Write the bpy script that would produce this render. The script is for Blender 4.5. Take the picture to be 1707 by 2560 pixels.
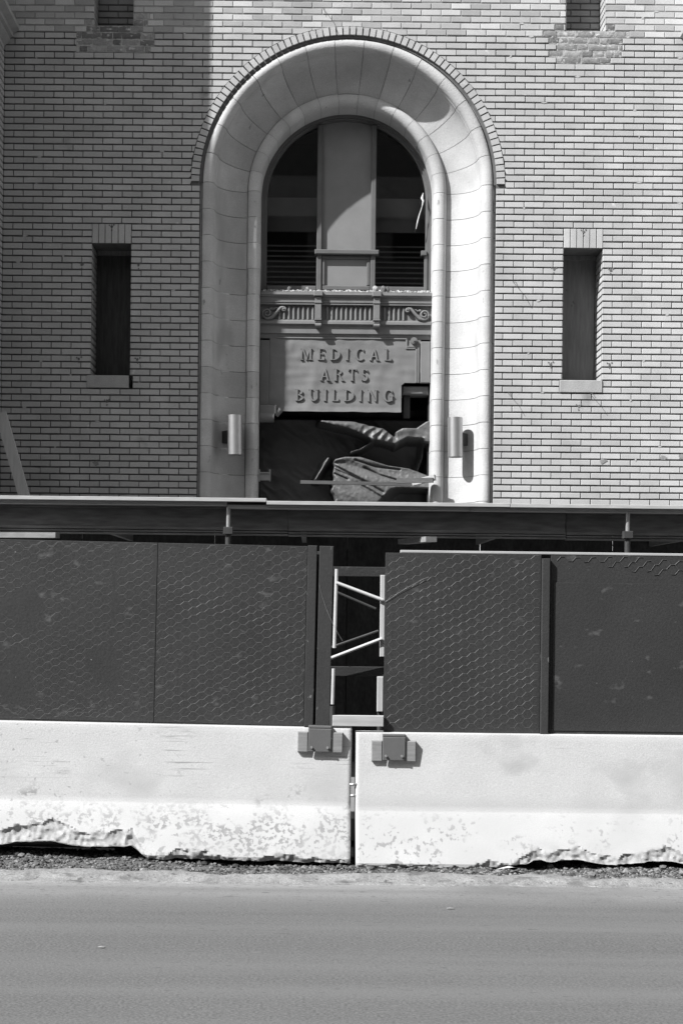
import bpy, math, random
from mathutils import Vector, Matrix, noise as mn
R = math.radians
rnd = random.Random(11)
S = bpy.context.scene
for o in list(bpy.data.objects):
    bpy.data.objects.remove(o)

# ------------------------------------------------------------------ camera, sky, sun, exposure
ROLL = R(0.6); CAMY = -14.6; EYE = 1.6; CX = -0.324
cd = bpy.data.cameras.new('camera'); cam = bpy.data.objects.new('camera', cd)
S.collection.objects.link(cam); S.camera = cam
cd.sensor_fit = 'VERTICAL'; cd.sensor_height = 36; cd.lens = 50
cd.shift_x = 73.5 / 2560; cd.shift_y = 230 / 2560
cd.clip_start = 0.1; cd.clip_end = 2000
cam.matrix_world = Matrix.Translation((CX, CAMY, EYE)) @ Matrix.Rotation(R(90), 4, 'X') @ Matrix.Rotation(ROLL, 4, 'Z')

SUN = Vector((1.53, 1.0, -1.82)).normalized()           # the way the light travels
W = bpy.data.worlds.new('World'); S.world = W; W.use_nodes = True
nt = W.node_tree; bg = nt.nodes['Background']
sky = nt.nodes.new('ShaderNodeTexSky'); sky.sky_type = 'NISHITA'; sky.sun_disc = False
sky.sun_elevation = math.asin(-SUN.z); sky.sun_rotation = math.atan2(-SUN.x, -SUN.y)
bw = nt.nodes.new('ShaderNodeRGBToBW')                   # black-and-white film
nt.links.new(sky.outputs[0], bw.inputs[0]); nt.links.new(bw.outputs[0], bg.inputs[0])
bg.inputs[1].default_value = 0.14
sl = bpy.data.lights.new('sun', 'SUN'); sl.energy = 5.0; sl.angle = R(0.55)
so = bpy.data.objects.new('sun', sl); S.collection.objects.link(so)
so.rotation_euler = SUN.to_track_quat('-Z', 'Y').to_euler()
S.view_settings.view_transform = 'Standard'; S.view_settings.look = 'None'
S.view_settings.exposure = 0.63; S.view_settings.gamma = 1.0
S.cycles.max_bounces = 6; S.cycles.diffuse_bounces = 2; S.cycles.glossy_bounces = 3; S.cycles.transparent_max_bounces = 6
S.cycles.caustics_reflective = False; S.cycles.caustics_refractive = False

# ------------------------------------------------------------------ materials (all neutral grey: black-and-white photograph)
def gmat(name, val, rough=0.85, amp=0.12, scale=6.0, speck=0.06, sscale=140.0, bump=0.0, bscale=60.0,
         metal=0.0, spec=0.3, stretch=None, rand=0.0, blot=None, attr=None):
    m = bpy.data.materials.new(name); m.use_nodes = True
    n = m.node_tree.nodes; L = m.node_tree.links; b = n['Principled BSDF']
    geo = n.new('ShaderNodeNewGeometry'); pos = geo.outputs['Position']
    if stretch:
        mp = n.new('ShaderNodeMapping'); mp.inputs['Scale'].default_value = stretch
        L.new(pos, mp.inputs[0]); pos = mp.outputs[0]
    def nz(sc, det=3, src=None):
        t = n.new('ShaderNodeTexNoise'); t.inputs['Scale'].default_value = sc; t.inputs['Detail'].default_value = det
        L.new(src or pos, t.inputs['Vector']); return t.outputs[0]
    def mr(x, a, c, lo=0.25, hi=0.75):
        t = n.new('ShaderNodeMapRange'); t.inputs[1].default_value = lo; t.inputs[2].default_value = hi
        t.inputs[3].default_value = a; t.inputs[4].default_value = c; L.new(x, t.inputs[0]); return t.outputs[0]
    def mul(x, y):
        t = n.new('ShaderNodeMath'); t.operation = 'MULTIPLY'
        for k, q in enumerate((x, y)):
            if isinstance(q, (int, float)): t.inputs[k].default_value = q
            else: L.new(q, t.inputs[k])
        return t.outputs[0]
    v = mul(mr(nz(scale), 1 - amp, 1 + amp), val)
    if speck: v = mul(v, mr(nz(sscale, 1), 1 - speck, 1 + speck))
    if rand:
        oi = n.new('ShaderNodeObjectInfo'); at = n.new('ShaderNodeAttribute'); at.attribute_name = 'tone'
        ad = n.new('ShaderNodeMath'); ad.operation = 'ADD'; L.new(oi.outputs['Random'], ad.inputs[0]); L.new(at.outputs['Fac'], ad.inputs[1])
        fr = n.new('ShaderNodeMath'); fr.operation = 'FRACT'; L.new(ad.outputs[0], fr.inputs[0])
        v = mul(v, mr(fr.outputs[0], 1 - rand, 1 + rand, 0, 1))
    def mix(x, fac, c):
        t = n.new('ShaderNodeMix'); t.data_type = 'FLOAT'; L.new(fac, t.inputs[0]); L.new(x, t.inputs[2])
        if isinstance(c, (int, float)): t.inputs[3].default_value = c
        else: L.new(c, t.inputs[3])
        return t.outputs[0]
    for bl in (blot or []):       # (value, scale, threshold, softness, z-range or None, stretch)
        bv, bs, th, sf, zr, st = bl[:6]
        src = geo.outputs['Position']
        if st:
            mp2 = n.new('ShaderNodeMapping'); mp2.inputs['Scale'].default_value = st; L.new(src, mp2.inputs[0]); src = mp2.outputs[0]
        f = mr(nz(bs, 3, src), 0, 1, th, th + sf)
        if zr:
            sp = n.new('ShaderNodeSeparateXYZ'); L.new(geo.outputs['Position'], sp.inputs[0])
            f = mul(f, mr(sp.outputs['XYZ'.index(zr[0])], zr[3], zr[4], zr[1], zr[2]))
        if len(bl) > 6: f = mul(f, mr(nz(bl[6][0], 2, geo.outputs['Position']), 0, 1, bl[6][1], bl[6][1] + .06))
        v = mix(v, f, bv)
    if attr:
        at2 = n.new('ShaderNodeAttribute'); at2.attribute_name = attr[0]
        v = mix(v, at2.outputs['Fac'], mul(mr(nz(attr[2], 3), 0.75, 1.25), attr[1]))
    L.new(v, b.inputs['Base Color']); b.inputs['Roughness'].default_value = rough
    b.inputs['Metallic'].default_value = metal; b.inputs['Specular IOR Level'].default_value = spec
    if bump:
        bp = n.new('ShaderNodeBump'); bp.inputs['Strength'].default_value = 1.0; bp.inputs['Distance'].default_value = bump
        L.new(nz(bscale, 2), bp.inputs['Height']); L.new(bp.outputs[0], b.inputs['Normal'])
    return m

M = {}
M['brick'] = gmat('buff_brick', 0.45, 0.9, 0.12, 3.0, 0.13, 120, rand=0.085,
                  blot=[(0.22, 2.3, 0.66, 0.10, None, None), (0.60, 9.0, 0.70, 0.06, None, None)])
M['brick_dark'] = gmat('infill_brick', 0.26, 0.9, 0.15, 3.0, 0.13, 120, rand=0.12)  # niche infill, darker than the wall brick: recess shade put into the colour
M['brick_top'] = gmat('repointed_brick', 0.46, 0.9, 0.12, 3.0, 0.13, 120, rand=0.24)
M['mortar'] = gmat('raked_mortar', 0.13, 0.95, 0.2, 12, 0.1, 150)
M['pointing'] = gmat('flush_mortar', 0.30, 0.95, 0.2, 12, 0.1, 150)
M['smear'] = gmat('mortar_smear', 0.43, 0.95, 0.15, 20, 0.1, 150, 0.002, 90)
M['rough_brick'] = gmat('old_common_brick', 0.24, 0.95, 0.25, 14, 0.2, 90, 0.002, 70, rand=0.45,
                        blot=[(0.54, 16.0, 0.60, 0.07, None, (1, 1, 1.6)), (.12, 9.0, .68, .06, None, None)])
M['rough_mortar'] = gmat('rough_mortar', 0.44, 0.95, 0.3, 16, 0.15, 90, 0.006, 60)
M['stone'] = gmat('pale_limestone', 0.50, 0.85, 0.11, 4.0, 0.12, 110, 0.0025, 60, rand=0.09,
                  blot=[(0.37, 2.2, 0.56, 0.15, None, (1, 1, .4)), (0.30, 14.0, 0.70, 0.05, None, (1, 1, .6))])
M['stone_joint'] = gmat('stone_joint', 0.22, 0.95, 0.15, 12, 0.08)
M['sill'] = gmat('sill_stone', 0.36, 0.9, 0.12, 8, 0.1, 120, 0.002, 80)
M['sheet'] = gmat('sign_sheet_metal', 0.185, 0.6, 0.10, 7, 0.05, 150, 0.003, 9, spec=0.4, stretch=(1, 1, .7))
M['frame'] = gmat('painted_window_frame', 0.125, 0.6, 0.10, 9, 0.06, 150)
M['wpanel'] = gmat('painted_window_panel', 0.215, 0.6, 0.08, 5, 0.06, 150)
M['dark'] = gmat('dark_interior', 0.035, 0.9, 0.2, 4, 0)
M['interior_mid'] = gmat('interior_pale', 0.30, 0.9, 0.1, 4, 0)  # blind slats, and the panel that imitates a reflection
M['board'] = gmat('weathered_board', 0.19, 0.85, 0.2, 5, 0.1, 110, 0, 40, stretch=(9, 9, 1),
                  blot=[(0.05, 7.0, 0.74, 0.03, None, (1, 1, .6))])
M['board_dark'] = gmat('dark_board', 0.055, 0.85, 0.3, 5, 0.15, 110, stretch=(9, 9, 1))  # darker board tone, used for the left window
M['wood'] = gmat('new_timber', 0.40, 0.8, 0.14, 5, 0.06, 120, 0, 40, stretch=(1, 8, 8),
                 blot=[(0.22, 8.0, 0.72, 0.05, None, None)])
M['wood_v'] = gmat('upright_timber', 0.46, 0.8, 0.12, 5, 0.06, 120, 0, 40, stretch=(8, 8, 1))
M['wood_grey'] = gmat('grey_timber', 0.24, 0.85, 0.2, 6, 0.08, 120, 0, 40, stretch=(1, 8, 8))
M['deck'] = gmat('deck_board_edge', 0.42, 0.85, 0.15, 9, 0.1, 110, 0, 40, stretch=(1, 9, 9))
M['beam'] = gmat('canopy_beam', 0.16, 0.85, 0.35, 5, 0.08, 90, 0, 40, stretch=(1, 6, 6))
M['wood_dark'] = gmat('dark_timber', 0.11, 0.85, 0.2, 6, 0.08, 120, stretch=(1, 8, 8))
M['steel'] = gmat('galvanised_steel', 0.40, 0.45, 0.10, 14, 0.05, 120, metal=0.6)
M['tube'] = gmat('painted_tube', 0.50, 0.5, 0.08, 20, 0.05, 120)
M['dsteel'] = gmat('dark_steel', 0.05, 0.6, 0.15, 20, 0.05)
M['lamp'] = gmat('brushed_lamp_metal', 0.50, 0.42, 0.05, 20, 0.05, 200, metal=0.85)
M['osb'] = gmat('dark_hoarding', 0.045, 0.9, 0.35, 9, 0.25, 40, 0.002, 40, stretch=(1, 1, .5))
M['fence'] = gmat('dark_fence_paint', 0.033, 0.60, 0.16, 2.2, 0.16, 90, 0.0015, 60, spec=0.34,
                  blot=[(0.085, 9.0, 0.655, 0.10, None, (1, 1, 1.6)), (0.20, 34.0, 0.755, 0.03, None, (1, 1, 1.3)), (0.026, 20.0, 0.66, 0.08, None, (.35, 1, 3))])
M['fence_edge'] = gmat('fence_batten_paint', 0.040, 0.6, 0.12, 5, 0.12, 100, 0.001, 60,
                       blot=[(0.16, 26.0, 0.68, 0.05, None, (1, 1, .5))])
M['wire'] = gmat('chicken_wire', 0.066, 0.5, 0.3, 12, 0.1, 90, metal=0.0, spec=0.5)
M['wire2'] = gmat('loose_wire', 0.20, 0.5, 0.3, 12, 0.1, 90)
M['clamp'] = gmat('painted_steel_clamp', 0.115, 0.55, 0.06, 12, 0.05, 150, spec=0.4)
M['concrete'] = gmat('barrier_concrete', 0.49, 0.88, 0.06, 3, 0.12, 150, 0.0012, 110,
                     blot=[(0.40, 2.0, 0.05, 0.5, ('Z', 0.26, 0.42, 1, 0), (1, 1, 1)),  # splash dirt, also darkened to offset strong sun on the lower face
                           (0.24, 38.0, 0.50, 0.07, ('Z', 0.22, 0.37, 1, 0), (1, 1, 1), (3.6, .50)),
                           (0.28, 20.0, 0.60, 0.05, ('Z', 0.25, 0.40, 1, 0), (1, 1, 1)),
                           (0.29, 34.0, 0.47, 0.08, ('Z', 0.40, 0.48, 1, 0), (1, 1, 1.3), (4.5, .60)),
                           (0.24, 3.0, 0.56, 0.10, ('Z', 0.45, 0.60, 0, 0.8), (1, 1, 26), (1.4, .50)), (0.40, 1.8, 0.55, 0.2, None, (1, 1, 1.5)),
                           (0.29, 32.0, 0.65, 0.05, ('X', -2.4, 0, .9, 0.0), (1, 1, 1.1))],
                     attr=('chip', 0.33, 45))
M['concrete_clean'] = gmat('cleaner_barrier_concrete', 0.485, 0.88, 0.06, 3, 0.12, 150, 0.0012, 110,
                     blot=[(0.40, 2.0, 0.05, 0.5, ('Z', 0.26, 0.42, 1, 0), (1, 1, 1)),  # same dirt film, its tone holding down the sunlit lower slope
                           (0.26, 30.0, 0.56, 0.06, ('Z', 0.18, 0.34, 1, 0), (1, 1, 1), (3.0, .46)),
                           (0.38, 2.2, 0.56, 0.15, None, (1, 1, 1.4)),
                           (0.27, 3.0, 0.64, 0.06, ('Z', 0.45, 0.60, 0, 0.7), (1, 1, 22), (1.6, .55))],
                     attr=('chip', 0.33, 45))
M['road'] = gmat('worn_asphalt', 0.110, 0.9, 0.07, 1.2, 0.36, 120, 0.004, 100, stretch=(.6, 1, 1),
                 blot=[(0.25, 1.0, 0.2, 0.3, ('Y', -7.1, -6.5, 0, 1), None),
                       (0.138, 2.6, 0.45, 0.25, None, (.04, 1, 1)),
                       (0.135, 34.0, 0.58, 0.15, None, (.5, 1.0, 1)),
                       (0.092, 34.0, 0.60, 0.12, None, (.5, 1.2, 1)),
                       (0.06, 14.0, 0.715, 0.03, None, (.25, 2.0, 1))])
M['lip'] = gmat('dusty_asphalt_lip', 0.215, 0.95, 0.25, 7, 0.25, 110, 0.006, 45, blot=[(.11, 9.0, .56, .12, None, (.5, 1, 1)), (.10, 40., .60, .1, None, (.6, 1, 1))])
M['gravel'] = gmat('crushed_gravel', 0.12, 0.95, 0.35, 9, 0.25, 120, 0.002, 80, rand=0.8)
M['dirt'] = gmat('dirt', 0.10, 0.95, 0.2, 20, 0.2, 120, 0.01, 50)
M['pave'] = gmat('pavement', 0.2, 0.9, 0.1, 4, 0.1)
M['tarp'] = gmat('canvas_tarp', 0.105, 0.5, 0.10, 6, 0.05, 140, 0.003, 34, spec=0.5)
M['rubble'] = gmat('rubble', 0.42, 0.95, 0.2, 40, 0.2, 120, rand=0.5)
M['soot'] = gmat('soot_stain', 0.25, 0.9, 0.2, 30, 0.2, 120)
M['stain'] = gmat('rust_stain', 0.13, 0.9, 0.3, 40, 0.2, 120)
M['white'] = gmat('white_rag', 0.6, 0.8, 0.15, 40, 0.1, 120)
g = bpy.data.materials.new('window_glass'); g.use_nodes = True
gn = g.node_tree.nodes; gl = g.node_tree.links; gn.remove(gn['Principled BSDF'])
tr = gn.new('ShaderNodeBsdfTransparent'); tr.inputs[0].default_value = (.85, .85, .85, 1)
gs = gn.new('ShaderNodeBsdfGlossy'); gs.inputs['Roughness'].default_value = 0.015
fr = gn.new('ShaderNodeFresnel'); fr.inputs[0].default_value = 1.5
mx = gn.new('ShaderNodeMixShader'); gl.new(fr.outputs[0], mx.inputs[0]); gl.new(tr.outputs[0], mx.inputs[1]); gl.new(gs.outputs[0], mx.inputs[2])
gl.new(mx.outputs[0], gn['Material Output'].inputs[0]); M['glass'] = g

# ------------------------------------------------------------------ helpers
def root_loc(p):
    while p.parent: p = p.parent
    return p.location.copy()
def link(o, parent=None):
    S.collection.objects.link(o)
    if parent: o.parent = parent
    return o
def tag(o, label=None, cat=None, group=None, kind=None):
    for k, v in (('label', label), ('category', cat), ('group', group), ('kind', kind)):
        if v: o[k] = v
    return o
def thing(name, label, cat, loc=(0, 0, 0), group=None):
    o = bpy.data.objects.new(name, None); o.empty_display_size = 0.1; o.location = loc
    link(o); return tag(o, label, cat, group)

class MB:
    def __init__(s): s.v = []; s.f = []; s.t = []; s.tone = 0.0; s.c = {}
    def face(s, *idx): s.f.append(idx); s.t.append(s.tone)
    def add(s, pts, faces):
        b = len(s.v); s.v += [tuple(p) for p in pts]
        for f in faces: s.face(*[b + i for i in f])
        return s
    def box(s, x0, x1, y0, y1, z0, z1):
        return s.add([(x0, y0, z0), (x1, y0, z0), (x1, y1, z0), (x0, y1, z0), (x0, y0, z1), (x1, y0, z1), (x1, y1, z1), (x0, y1, z1)],
                     [(0, 1, 5, 4), (1, 2, 6, 5), (2, 3, 7, 6), (3, 0, 4, 7), (4, 5, 6, 7), (3, 2, 1, 0)])
    def bbox(s, x0, x1, y0, y1, z0, z1, c=0.004):     # box with a chamfer all round its front face (towards -Y)
        return s.brick([(x0, z0), (x1, z0), (x1, z1), (x0, z1)], lambda a, b, d: (a, y0 + d, b), y1 - y0, c, back=True)
    def brick(s, q, fr, depth, c=0.003, back=False):    # q: 4 corners (a,b) counter-clockwise seen from the front; fr maps (a,b,depth)
        cx = sum(p[0] for p in q) / 4; cz = sum(p[1] for p in q) / 4
        def inset(p):
            return (p[0] + (c if p[0] < cx else -c), p[1] + (c if p[1] < cz else -c))
        b = len(s.v)
        s.v += [fr(*inset(p), 0) for p in q] + [fr(p[0], p[1], c) for p in q] + [fr(p[0], p[1], depth) for p in q]
        s.face(b, b + 1, b + 2, b + 3)
        for i in range(4):
            j = (i + 1) % 4
            s.face(b + 4 + i, b + 4 + j, b + j, b + i); s.face(b + 8 + i, b + 8 + j, b + 4 + j, b + 4 + i)
        if back: s.face(b + 11, b + 10, b + 9, b + 8)
        return s
    def prism(s, poly, y0, y1, ch=0.0):       # poly (x,z) counter-clockwise seen from the front (-Y)
        n = len(poly); b = len(s.v)
        cx = sum(p[0] for p in poly) / n; cz = sum(p[1] for p in poly) / n
        s.v += [(x, y0, z) for x, z in poly] + [(x, y1, z) for x, z in poly]
        s.face(*range(b, b + n)); s.face(*[b + n + i for i in reversed(range(n))])
        for i in range(n):
            j = (i + 1) % n; s.face(b + n + i, b + n + j, b + j, b + i)
        return s
    def beam(s, p, q, w, h, up=(0, 0, 1)):     # rectangular bar from p to q
        p = Vector(p); q = Vector(q); d = (q - p).normalized(); u = Vector(up)
        a = d.cross(u)
        if a.length < 1e-4: a = d.cross(Vector((0, 1, 0)))
        a.normalize(); c = a.cross(d)
        P = []
        for e in (p, q):
            for sa, sc in ((-1, -1), (1, -1), (1, 1), (-1, 1)): P.append(e + a * sa * w / 2 + c * sc * h / 2)
        return s.add(P, [(3, 2, 1, 0), (4, 5, 6, 7), (0, 1, 5, 4), (1, 2, 6, 5), (2, 3, 7, 6), (3, 0, 4, 7)])
    def tube(s, pts, r, n=10, caps=True):
        pts = [Vector(p) for p in pts]; b = len(s.v); m = len(pts)
        rr = r if isinstance(r, (list, tuple)) else [r] * m
        t0 = (pts[1] - pts[0]).normalized(); a = t0.cross(Vector((0.31, 0.77, 0.55))).normalized()
        for i, p in enumerate(pts):
            t = (pts[min(i + 1, m - 1)] - pts[max(i - 1, 0)]).normalized()
            a = (a - t * a.dot(t)).normalized(); c = t.cross(a)
            for k in range(n):
                w = 2 * math.pi * k / n; s.v.append(tuple(p + (a * math.cos(w) + c * math.sin(w)) * rr[i]))
        for i in range(m - 1):
            for k in range(n):
                l = (k + 1) % n; s.face(b + i * n + k, b + i * n + l, b + (i + 1) * n + l, b + (i + 1) * n + k)
        if caps:
            s.face(*[b + k for k in reversed(range(n))]); s.face(*[b + (m - 1) * n + k for k in range(n)])
        return s
    def rock(s, c, r, rn, sq=(1, 1, 1)):
        P = []
        for p in ICO:
            k = r * (0.7 + 0.6 * rn.random()); P.append((c[0] + p[0] * k * sq[0], c[1] + p[1] * k * sq[1], c[2] + p[2] * k * sq[2]))
        return s.add(P, ICF)
    def build(s, name, mat, parent=None, kind=None, label=None, smooth=False, attr=None):
        me = bpy.data.meshes.new(name)
        off = root_loc(parent) if parent else Vector((0, 0, 0))
        me.from_pydata([(x - off.x, y - off.y, z - off.z) for x, y, z in s.v], [], s.f); me.materials.append(mat); me.update()
        if any(s.t):
            a = me.attributes.new('tone', 'FLOAT', 'FACE'); a.data.foreach_set('value', s.t)
        if attr:
            a = me.attributes.new(attr[0], 'FLOAT', 'POINT'); a.data.foreach_set('value', attr[1])
        if smooth: me.polygons.foreach_set('use_smooth', [True] * len(me.polygons))
        o = bpy.data.objects.new(name, me); link(o, parent)
        if label: o['label'] = label
        if kind: o['kind'] = kind
        return o
ph = (1 + 5 ** .5) / 2; q_ = 1 / math.sqrt(1 + ph * ph)
ICO = [(x * q_, y * q_, z * q_) for x, y, z in [(-1, ph, 0), (1, ph, 0), (-1, -ph, 0), (1, -ph, 0), (0, -1, ph), (0, 1, ph), (0, -1, -ph), (0, 1, -ph), (ph, 0, -1), (ph, 0, 1), (-ph, 0, -1), (-ph, 0, 1)]]
ICF = [(0, 11, 5), (0, 5, 1), (0, 1, 7), (0, 7, 10), (0, 10, 11), (1, 5, 9), (5, 11, 4), (11, 10, 2), (10, 7, 6), (7, 1, 8), (3, 9, 4), (3, 4, 2), (3, 2, 6), (3, 6, 8), (3, 8, 9), (4, 9, 5), (2, 4, 11), (6, 2, 10), (8, 6, 7), (9, 8, 1)]
def autosmooth(o, ang=40):
    me = o.data; me.polygons.foreach_set('use_smooth', [True] * len(me.polygons)); me.set_sharp_from_angle(angle=R(ang)); return o
def sm(e0, e1, v): v = max(0, min(1, (v - e0) / (e1 - e0))); return v * v * (3 - 2 * v)
def nz3(x, y, z=0.0): return mn.noise(Vector((x, y, z)))

# ------------------------------------------------------------------ ground
b = MB().add([(-400, -400, -.09), (400, -400, -.09), (400, 400, -.09), (-400, 400, -.09)], [(0, 1, 2, 3)])
tag(b.build('ground', M['dirt']), 'dusty bare ground under the street and pavement', 'ground', kind='structure')
ROADY = -6.40
b = MB(); nx = 160; ys = [-60, -20, -12, -9, -8, -7.4, -7.0, -6.8, -6.6, -6.5, ROADY]
for j, y in enumerate(ys):
    for i in range(nx + 1):
        x = -60 + 120 * i / nx if abs(-60 + 120 * i / nx) > 6 else -60 + 120 * i / nx
        b.v.append((x, y, 0.0))
for j in range(len(ys) - 1):
    for i in range(nx):
        k = j * (nx + 1) + i; b.face(k, k + 1, k + nx + 2, k + nx + 1)
road = tag(b.build('road', M['road']), 'worn grey asphalt street in the foreground', 'road', kind='structure')
# broken dusty lip along the road's edge
b = MB(); n1, n2 = 640, 16
def LIPN(x): return 0.26 * nz3(x * 0.9, 3.1) + 0.16 * nz3(x * 2.6, 7.7) + .05 * nz3(x * 9, 1.1)
for i in range(n1 + 1):
    x = -4 + 8 * i / n1
    w = 0.20 + LIPN(x)
    for j in range(n2 + 1):
        t = j / n2; yn = ROADY - .10 + .10 * nz3(x * 1.7, 9.1) + .05 * nz3(x * 6, 2.2); y = yn + (ROADY + w - yn) * t
        h = 0.004 + 0.030 * max(0, math.sin(math.pi * min(1, max(0, (t - .2) / .8)) ** .8)) * (0.8 + .6 * nz3(x * 2.3, y * 5, 1.7))
        h += 0.007 * nz3(x * 15, y * 22, 4) + .004 * nz3(x * 40, y * 40, 9)
        if j == n2: h = -.05
        if j == 0: h = -0.006
        b.v.append((x, y, h))
for i in range(n1):
    for j in range(n2):
        k = i * (n2 + 1) + j; b.face(k, k + n2 + 1, k + n2 + 2, k + 1)
tag(b.build('road_edge', M['lip'], smooth=True), 'pale dusty asphalt lip along the far edge of the street', 'road edge', kind='structure')
# gravel strip
b = MB(); n1, n2 = 320, 14
def gz(x, y): return -0.022 + 0.016 * nz3(x * 2.1, y * 3, 8) + .012 * nz3(x * 9, y * 9, 2) + 0.03 * max(0, min(1, (y + 6.25) / .4)) * (1.3 * sm(-.9, -1.5, x) + .15)
for i in range(n1 + 1):
    for j in range(n2 + 1):
        x = -4 + 8 * i / n1; y = -6.34 + 1.24 * j / n2; b.v.append((x, y, gz(x, y)))
for i in range(n1):
    for j in range(n2):
        k = i * (n2 + 1) + j; b.face(k, k + n2 + 1, k + n2 + 2, k + 1)
tag(b.build('gravel_bed', M['dirt'], smooth=True), 'strip of dirt under the gravel along the barriers', 'ground', kind='structure')
b = MB(); rn = random.Random(5)
for i in range(15000):
    x = rn.uniform(-3.2, 3.0); y = rn.uniform(-6.36, -5.5); r = rn.choice([.004, .005, .006, .007, .009, .012]) * (1 if rn.random() < .965 else 2.2)
    if y < -6.20 + LIPN(x) + rn.uniform(-.07, .03): continue
    b.tone = rn.random(); b.rock((x, y, gz(x, y) + r * .3), r, rn, (1, 1, .75))
tag(b.build('gravel', M['gravel']), 'loose crushed grey gravel between the road edge and the concrete barriers', 'gravel', kind='stuff')
b = MB().box(-30, 30, -4.9, 3, -.01, .14)
tag(b.build('pavement', M['pave']), 'shaded pavement under the covered walkway', 'pavement', kind='structure')

# ------------------------------------------------------------------ the building
CH = 0.0677; BW = 0.2032; JB = 0.0152; JH = 0.0085
ZW = 5.281                       # head of the narrow windows; the courses count from here
ZS = 5.925                       # springing of the arch
RST, RRING = 1.515, 1.606        # outer radius of the stone surround and of the ring of arch bricks
WX0, WX1 = 2.216, 2.620          # narrow windows and niches
SILL = ZW - 20 * CH; NICHE = ZW + 33 * CH
PX, PD = 3.534, 1.402            # side wings: inner face and how far they come forward
bld = thing('brick_building', 'pale brick building with a tall round-arched stone entrance and two slit windows', 'building', (0, 0, 0))
ROUGH = {}                       # rows of torn-off facing: course index -> interval list (|x|)
def patch(k, left):
    rows = {33: [(2.10, 2.22), (2.62, 2.72)], 32: [(1.98, 2.87)], 31: [(2.04, 2.80)], 30: [(2.12, 2.80)], 29: [(2.04, 2.79)], 28: [(2.12, 2.68)]} if not left else \
           {34: [(2.05, 2.22)], 33: [(2.07, 2.22), (2.62, 2.71)], 32: [(2.12, 2.70)], 31: [(2.0, 2.80)], 30: [(2.0, 2.80)], 29: [(2.04, 2.80)]}
    return rows.get(k, [])
def arcx(z, rad):
    if z <= ZS: return None
    d = rad * rad - (z - ZS) ** 2
    return math.sqrt(d) if d > 0 else 0.0
def holes(z, k, zt1):
    H = []
    e = (RST + .004) if z <= ZS else arcx(zt1 + JB / 2, RRING + .006)
    if e: H.append((-e, e, 'arch'))
    for sgn in (-1, 1):
        def iv(a, c): return (min(sgn * a, sgn * c), max(sgn * a, sgn * c))
        if SILL < z < ZW or z > NICHE: H.append((*iv(WX0, WX1), 'win'))
        if ZW < z < ZW + 3 * CH: H.append((*iv(WX0 - .0, WX1 + .0), 'lintel'))
        if SILL - 2 * CH < z < SILL: H.append((*iv(WX0 - .03, WX1 + .01), 'sill'))
        for (a, c) in patch(k, sgn < 0): H.append((*iv(a, c), 'rough'))
    return sorted(H)
full = []; fieldtop = MB(); field = MB(); mort = MB(); point = MB(); rn = random.Random(3)
fr0 = lambda a, c, d: (a, d, c)
k0 = -78; k1 = 46
for k in range(k0, k1):
    z0 = ZW + k * CH + JB / 2; z1 = z0 + CH - JB; zm = (z0 + z1) / 2
    H = holes(zm, k, z1); xs = -PX; iv = []
    for h in H:
        if h[0] > xs: iv.append((xs, h[0], h[2]))
        xs = max(xs, h[1])
    iv.append((xs, PX, ''))
    topz = zm > NICHE - 1.0 * CH
    for (a, c, _) in iv:
        if c - a < .02: continue
        # mortar behind: a strip for each course and interval
        (point if topz else mort).add([(a - .003, .0055 if topz else .016, z0 - JB / 2), (c + .003, .0055 if topz else .016, z0 - JB / 2), (c + .003, .0055 if topz else .016, z1 + JB / 2), (a - .003, .0055 if topz else .016, z1 + JB / 2)], [(0, 1, 2, 3)])
        off = (0 if k % 2 else BW / 2)
        base = -PX + off if a < -1 else PX - off
        i0 = math.floor((a - base) / BW) - 1
        x = base + i0 * BW
        while x < c:
            l = max(a, x) + (JH / 2 if x > a else .002); r = min(c, x + BW) - (JH / 2 if x + BW < c else .002)
            x += BW
            if r - l < .012:
                continue
            isf = abs((r - l) - (BW - JH)) < 1e-4
            F = fieldtop if topz else field
            F.tone = rn.random() * .998 + .001; j = rn.uniform(-.002, .002)
            near = min(abs(l), abs(r)) if l * r > 0 else 0
            if z1 > ZS and math.hypot(near, z0 - ZS) < RRING + .008:       # cut to the ring of arch bricks
                n = max(2, int((r - l) / .018)); low = []
                for i_ in range(n + 1):
                    x_ = l + (r - l) * i_ / n; d_ = (RRING + .006) ** 2 - x_ * x_
                    low.append((x_, max(z0, ZS + math.sqrt(d_)) if d_ > 0 else z0))
                for (xa, za), (xb, zb_) in zip(low, low[1:]):
                    if min(za, zb_) > z1 - .003: continue
                    za, zb_ = min(za, z1 - .001), min(zb_, z1 - .001)
                    F.add([(xa, j, za), (xb, j, zb_), (xb, j, z1), (xa, j, z1), (xa, .022, za), (xb, .022, zb_), (xb, .022, z1), (xa, .022, z1)],
                          [(0, 1, 2, 3), (4, 5, 1, 0), (3, 2, 6, 7), (4, 0, 3, 7), (1, 5, 6, 2)])
            elif isf and zm > 2.35 and not topz:
                full.append((l, r, z0, z1))
            else:
                q = [[p[0] + rn.uniform(-.0012, .0012), p[1] + rn.uniform(-.0012, .0012)] for p in ((l, z0), (r, z0), (r, z1), (l, z1))]
                F.brick(q, lambda aa, cc, d: (aa, d + j, cc), .022, .003)
mort.build('raked_joints', M['mortar'], bld, kind='stuff'); point.build('flush_joints', M['pointing'], bld, kind='stuff')
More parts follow.
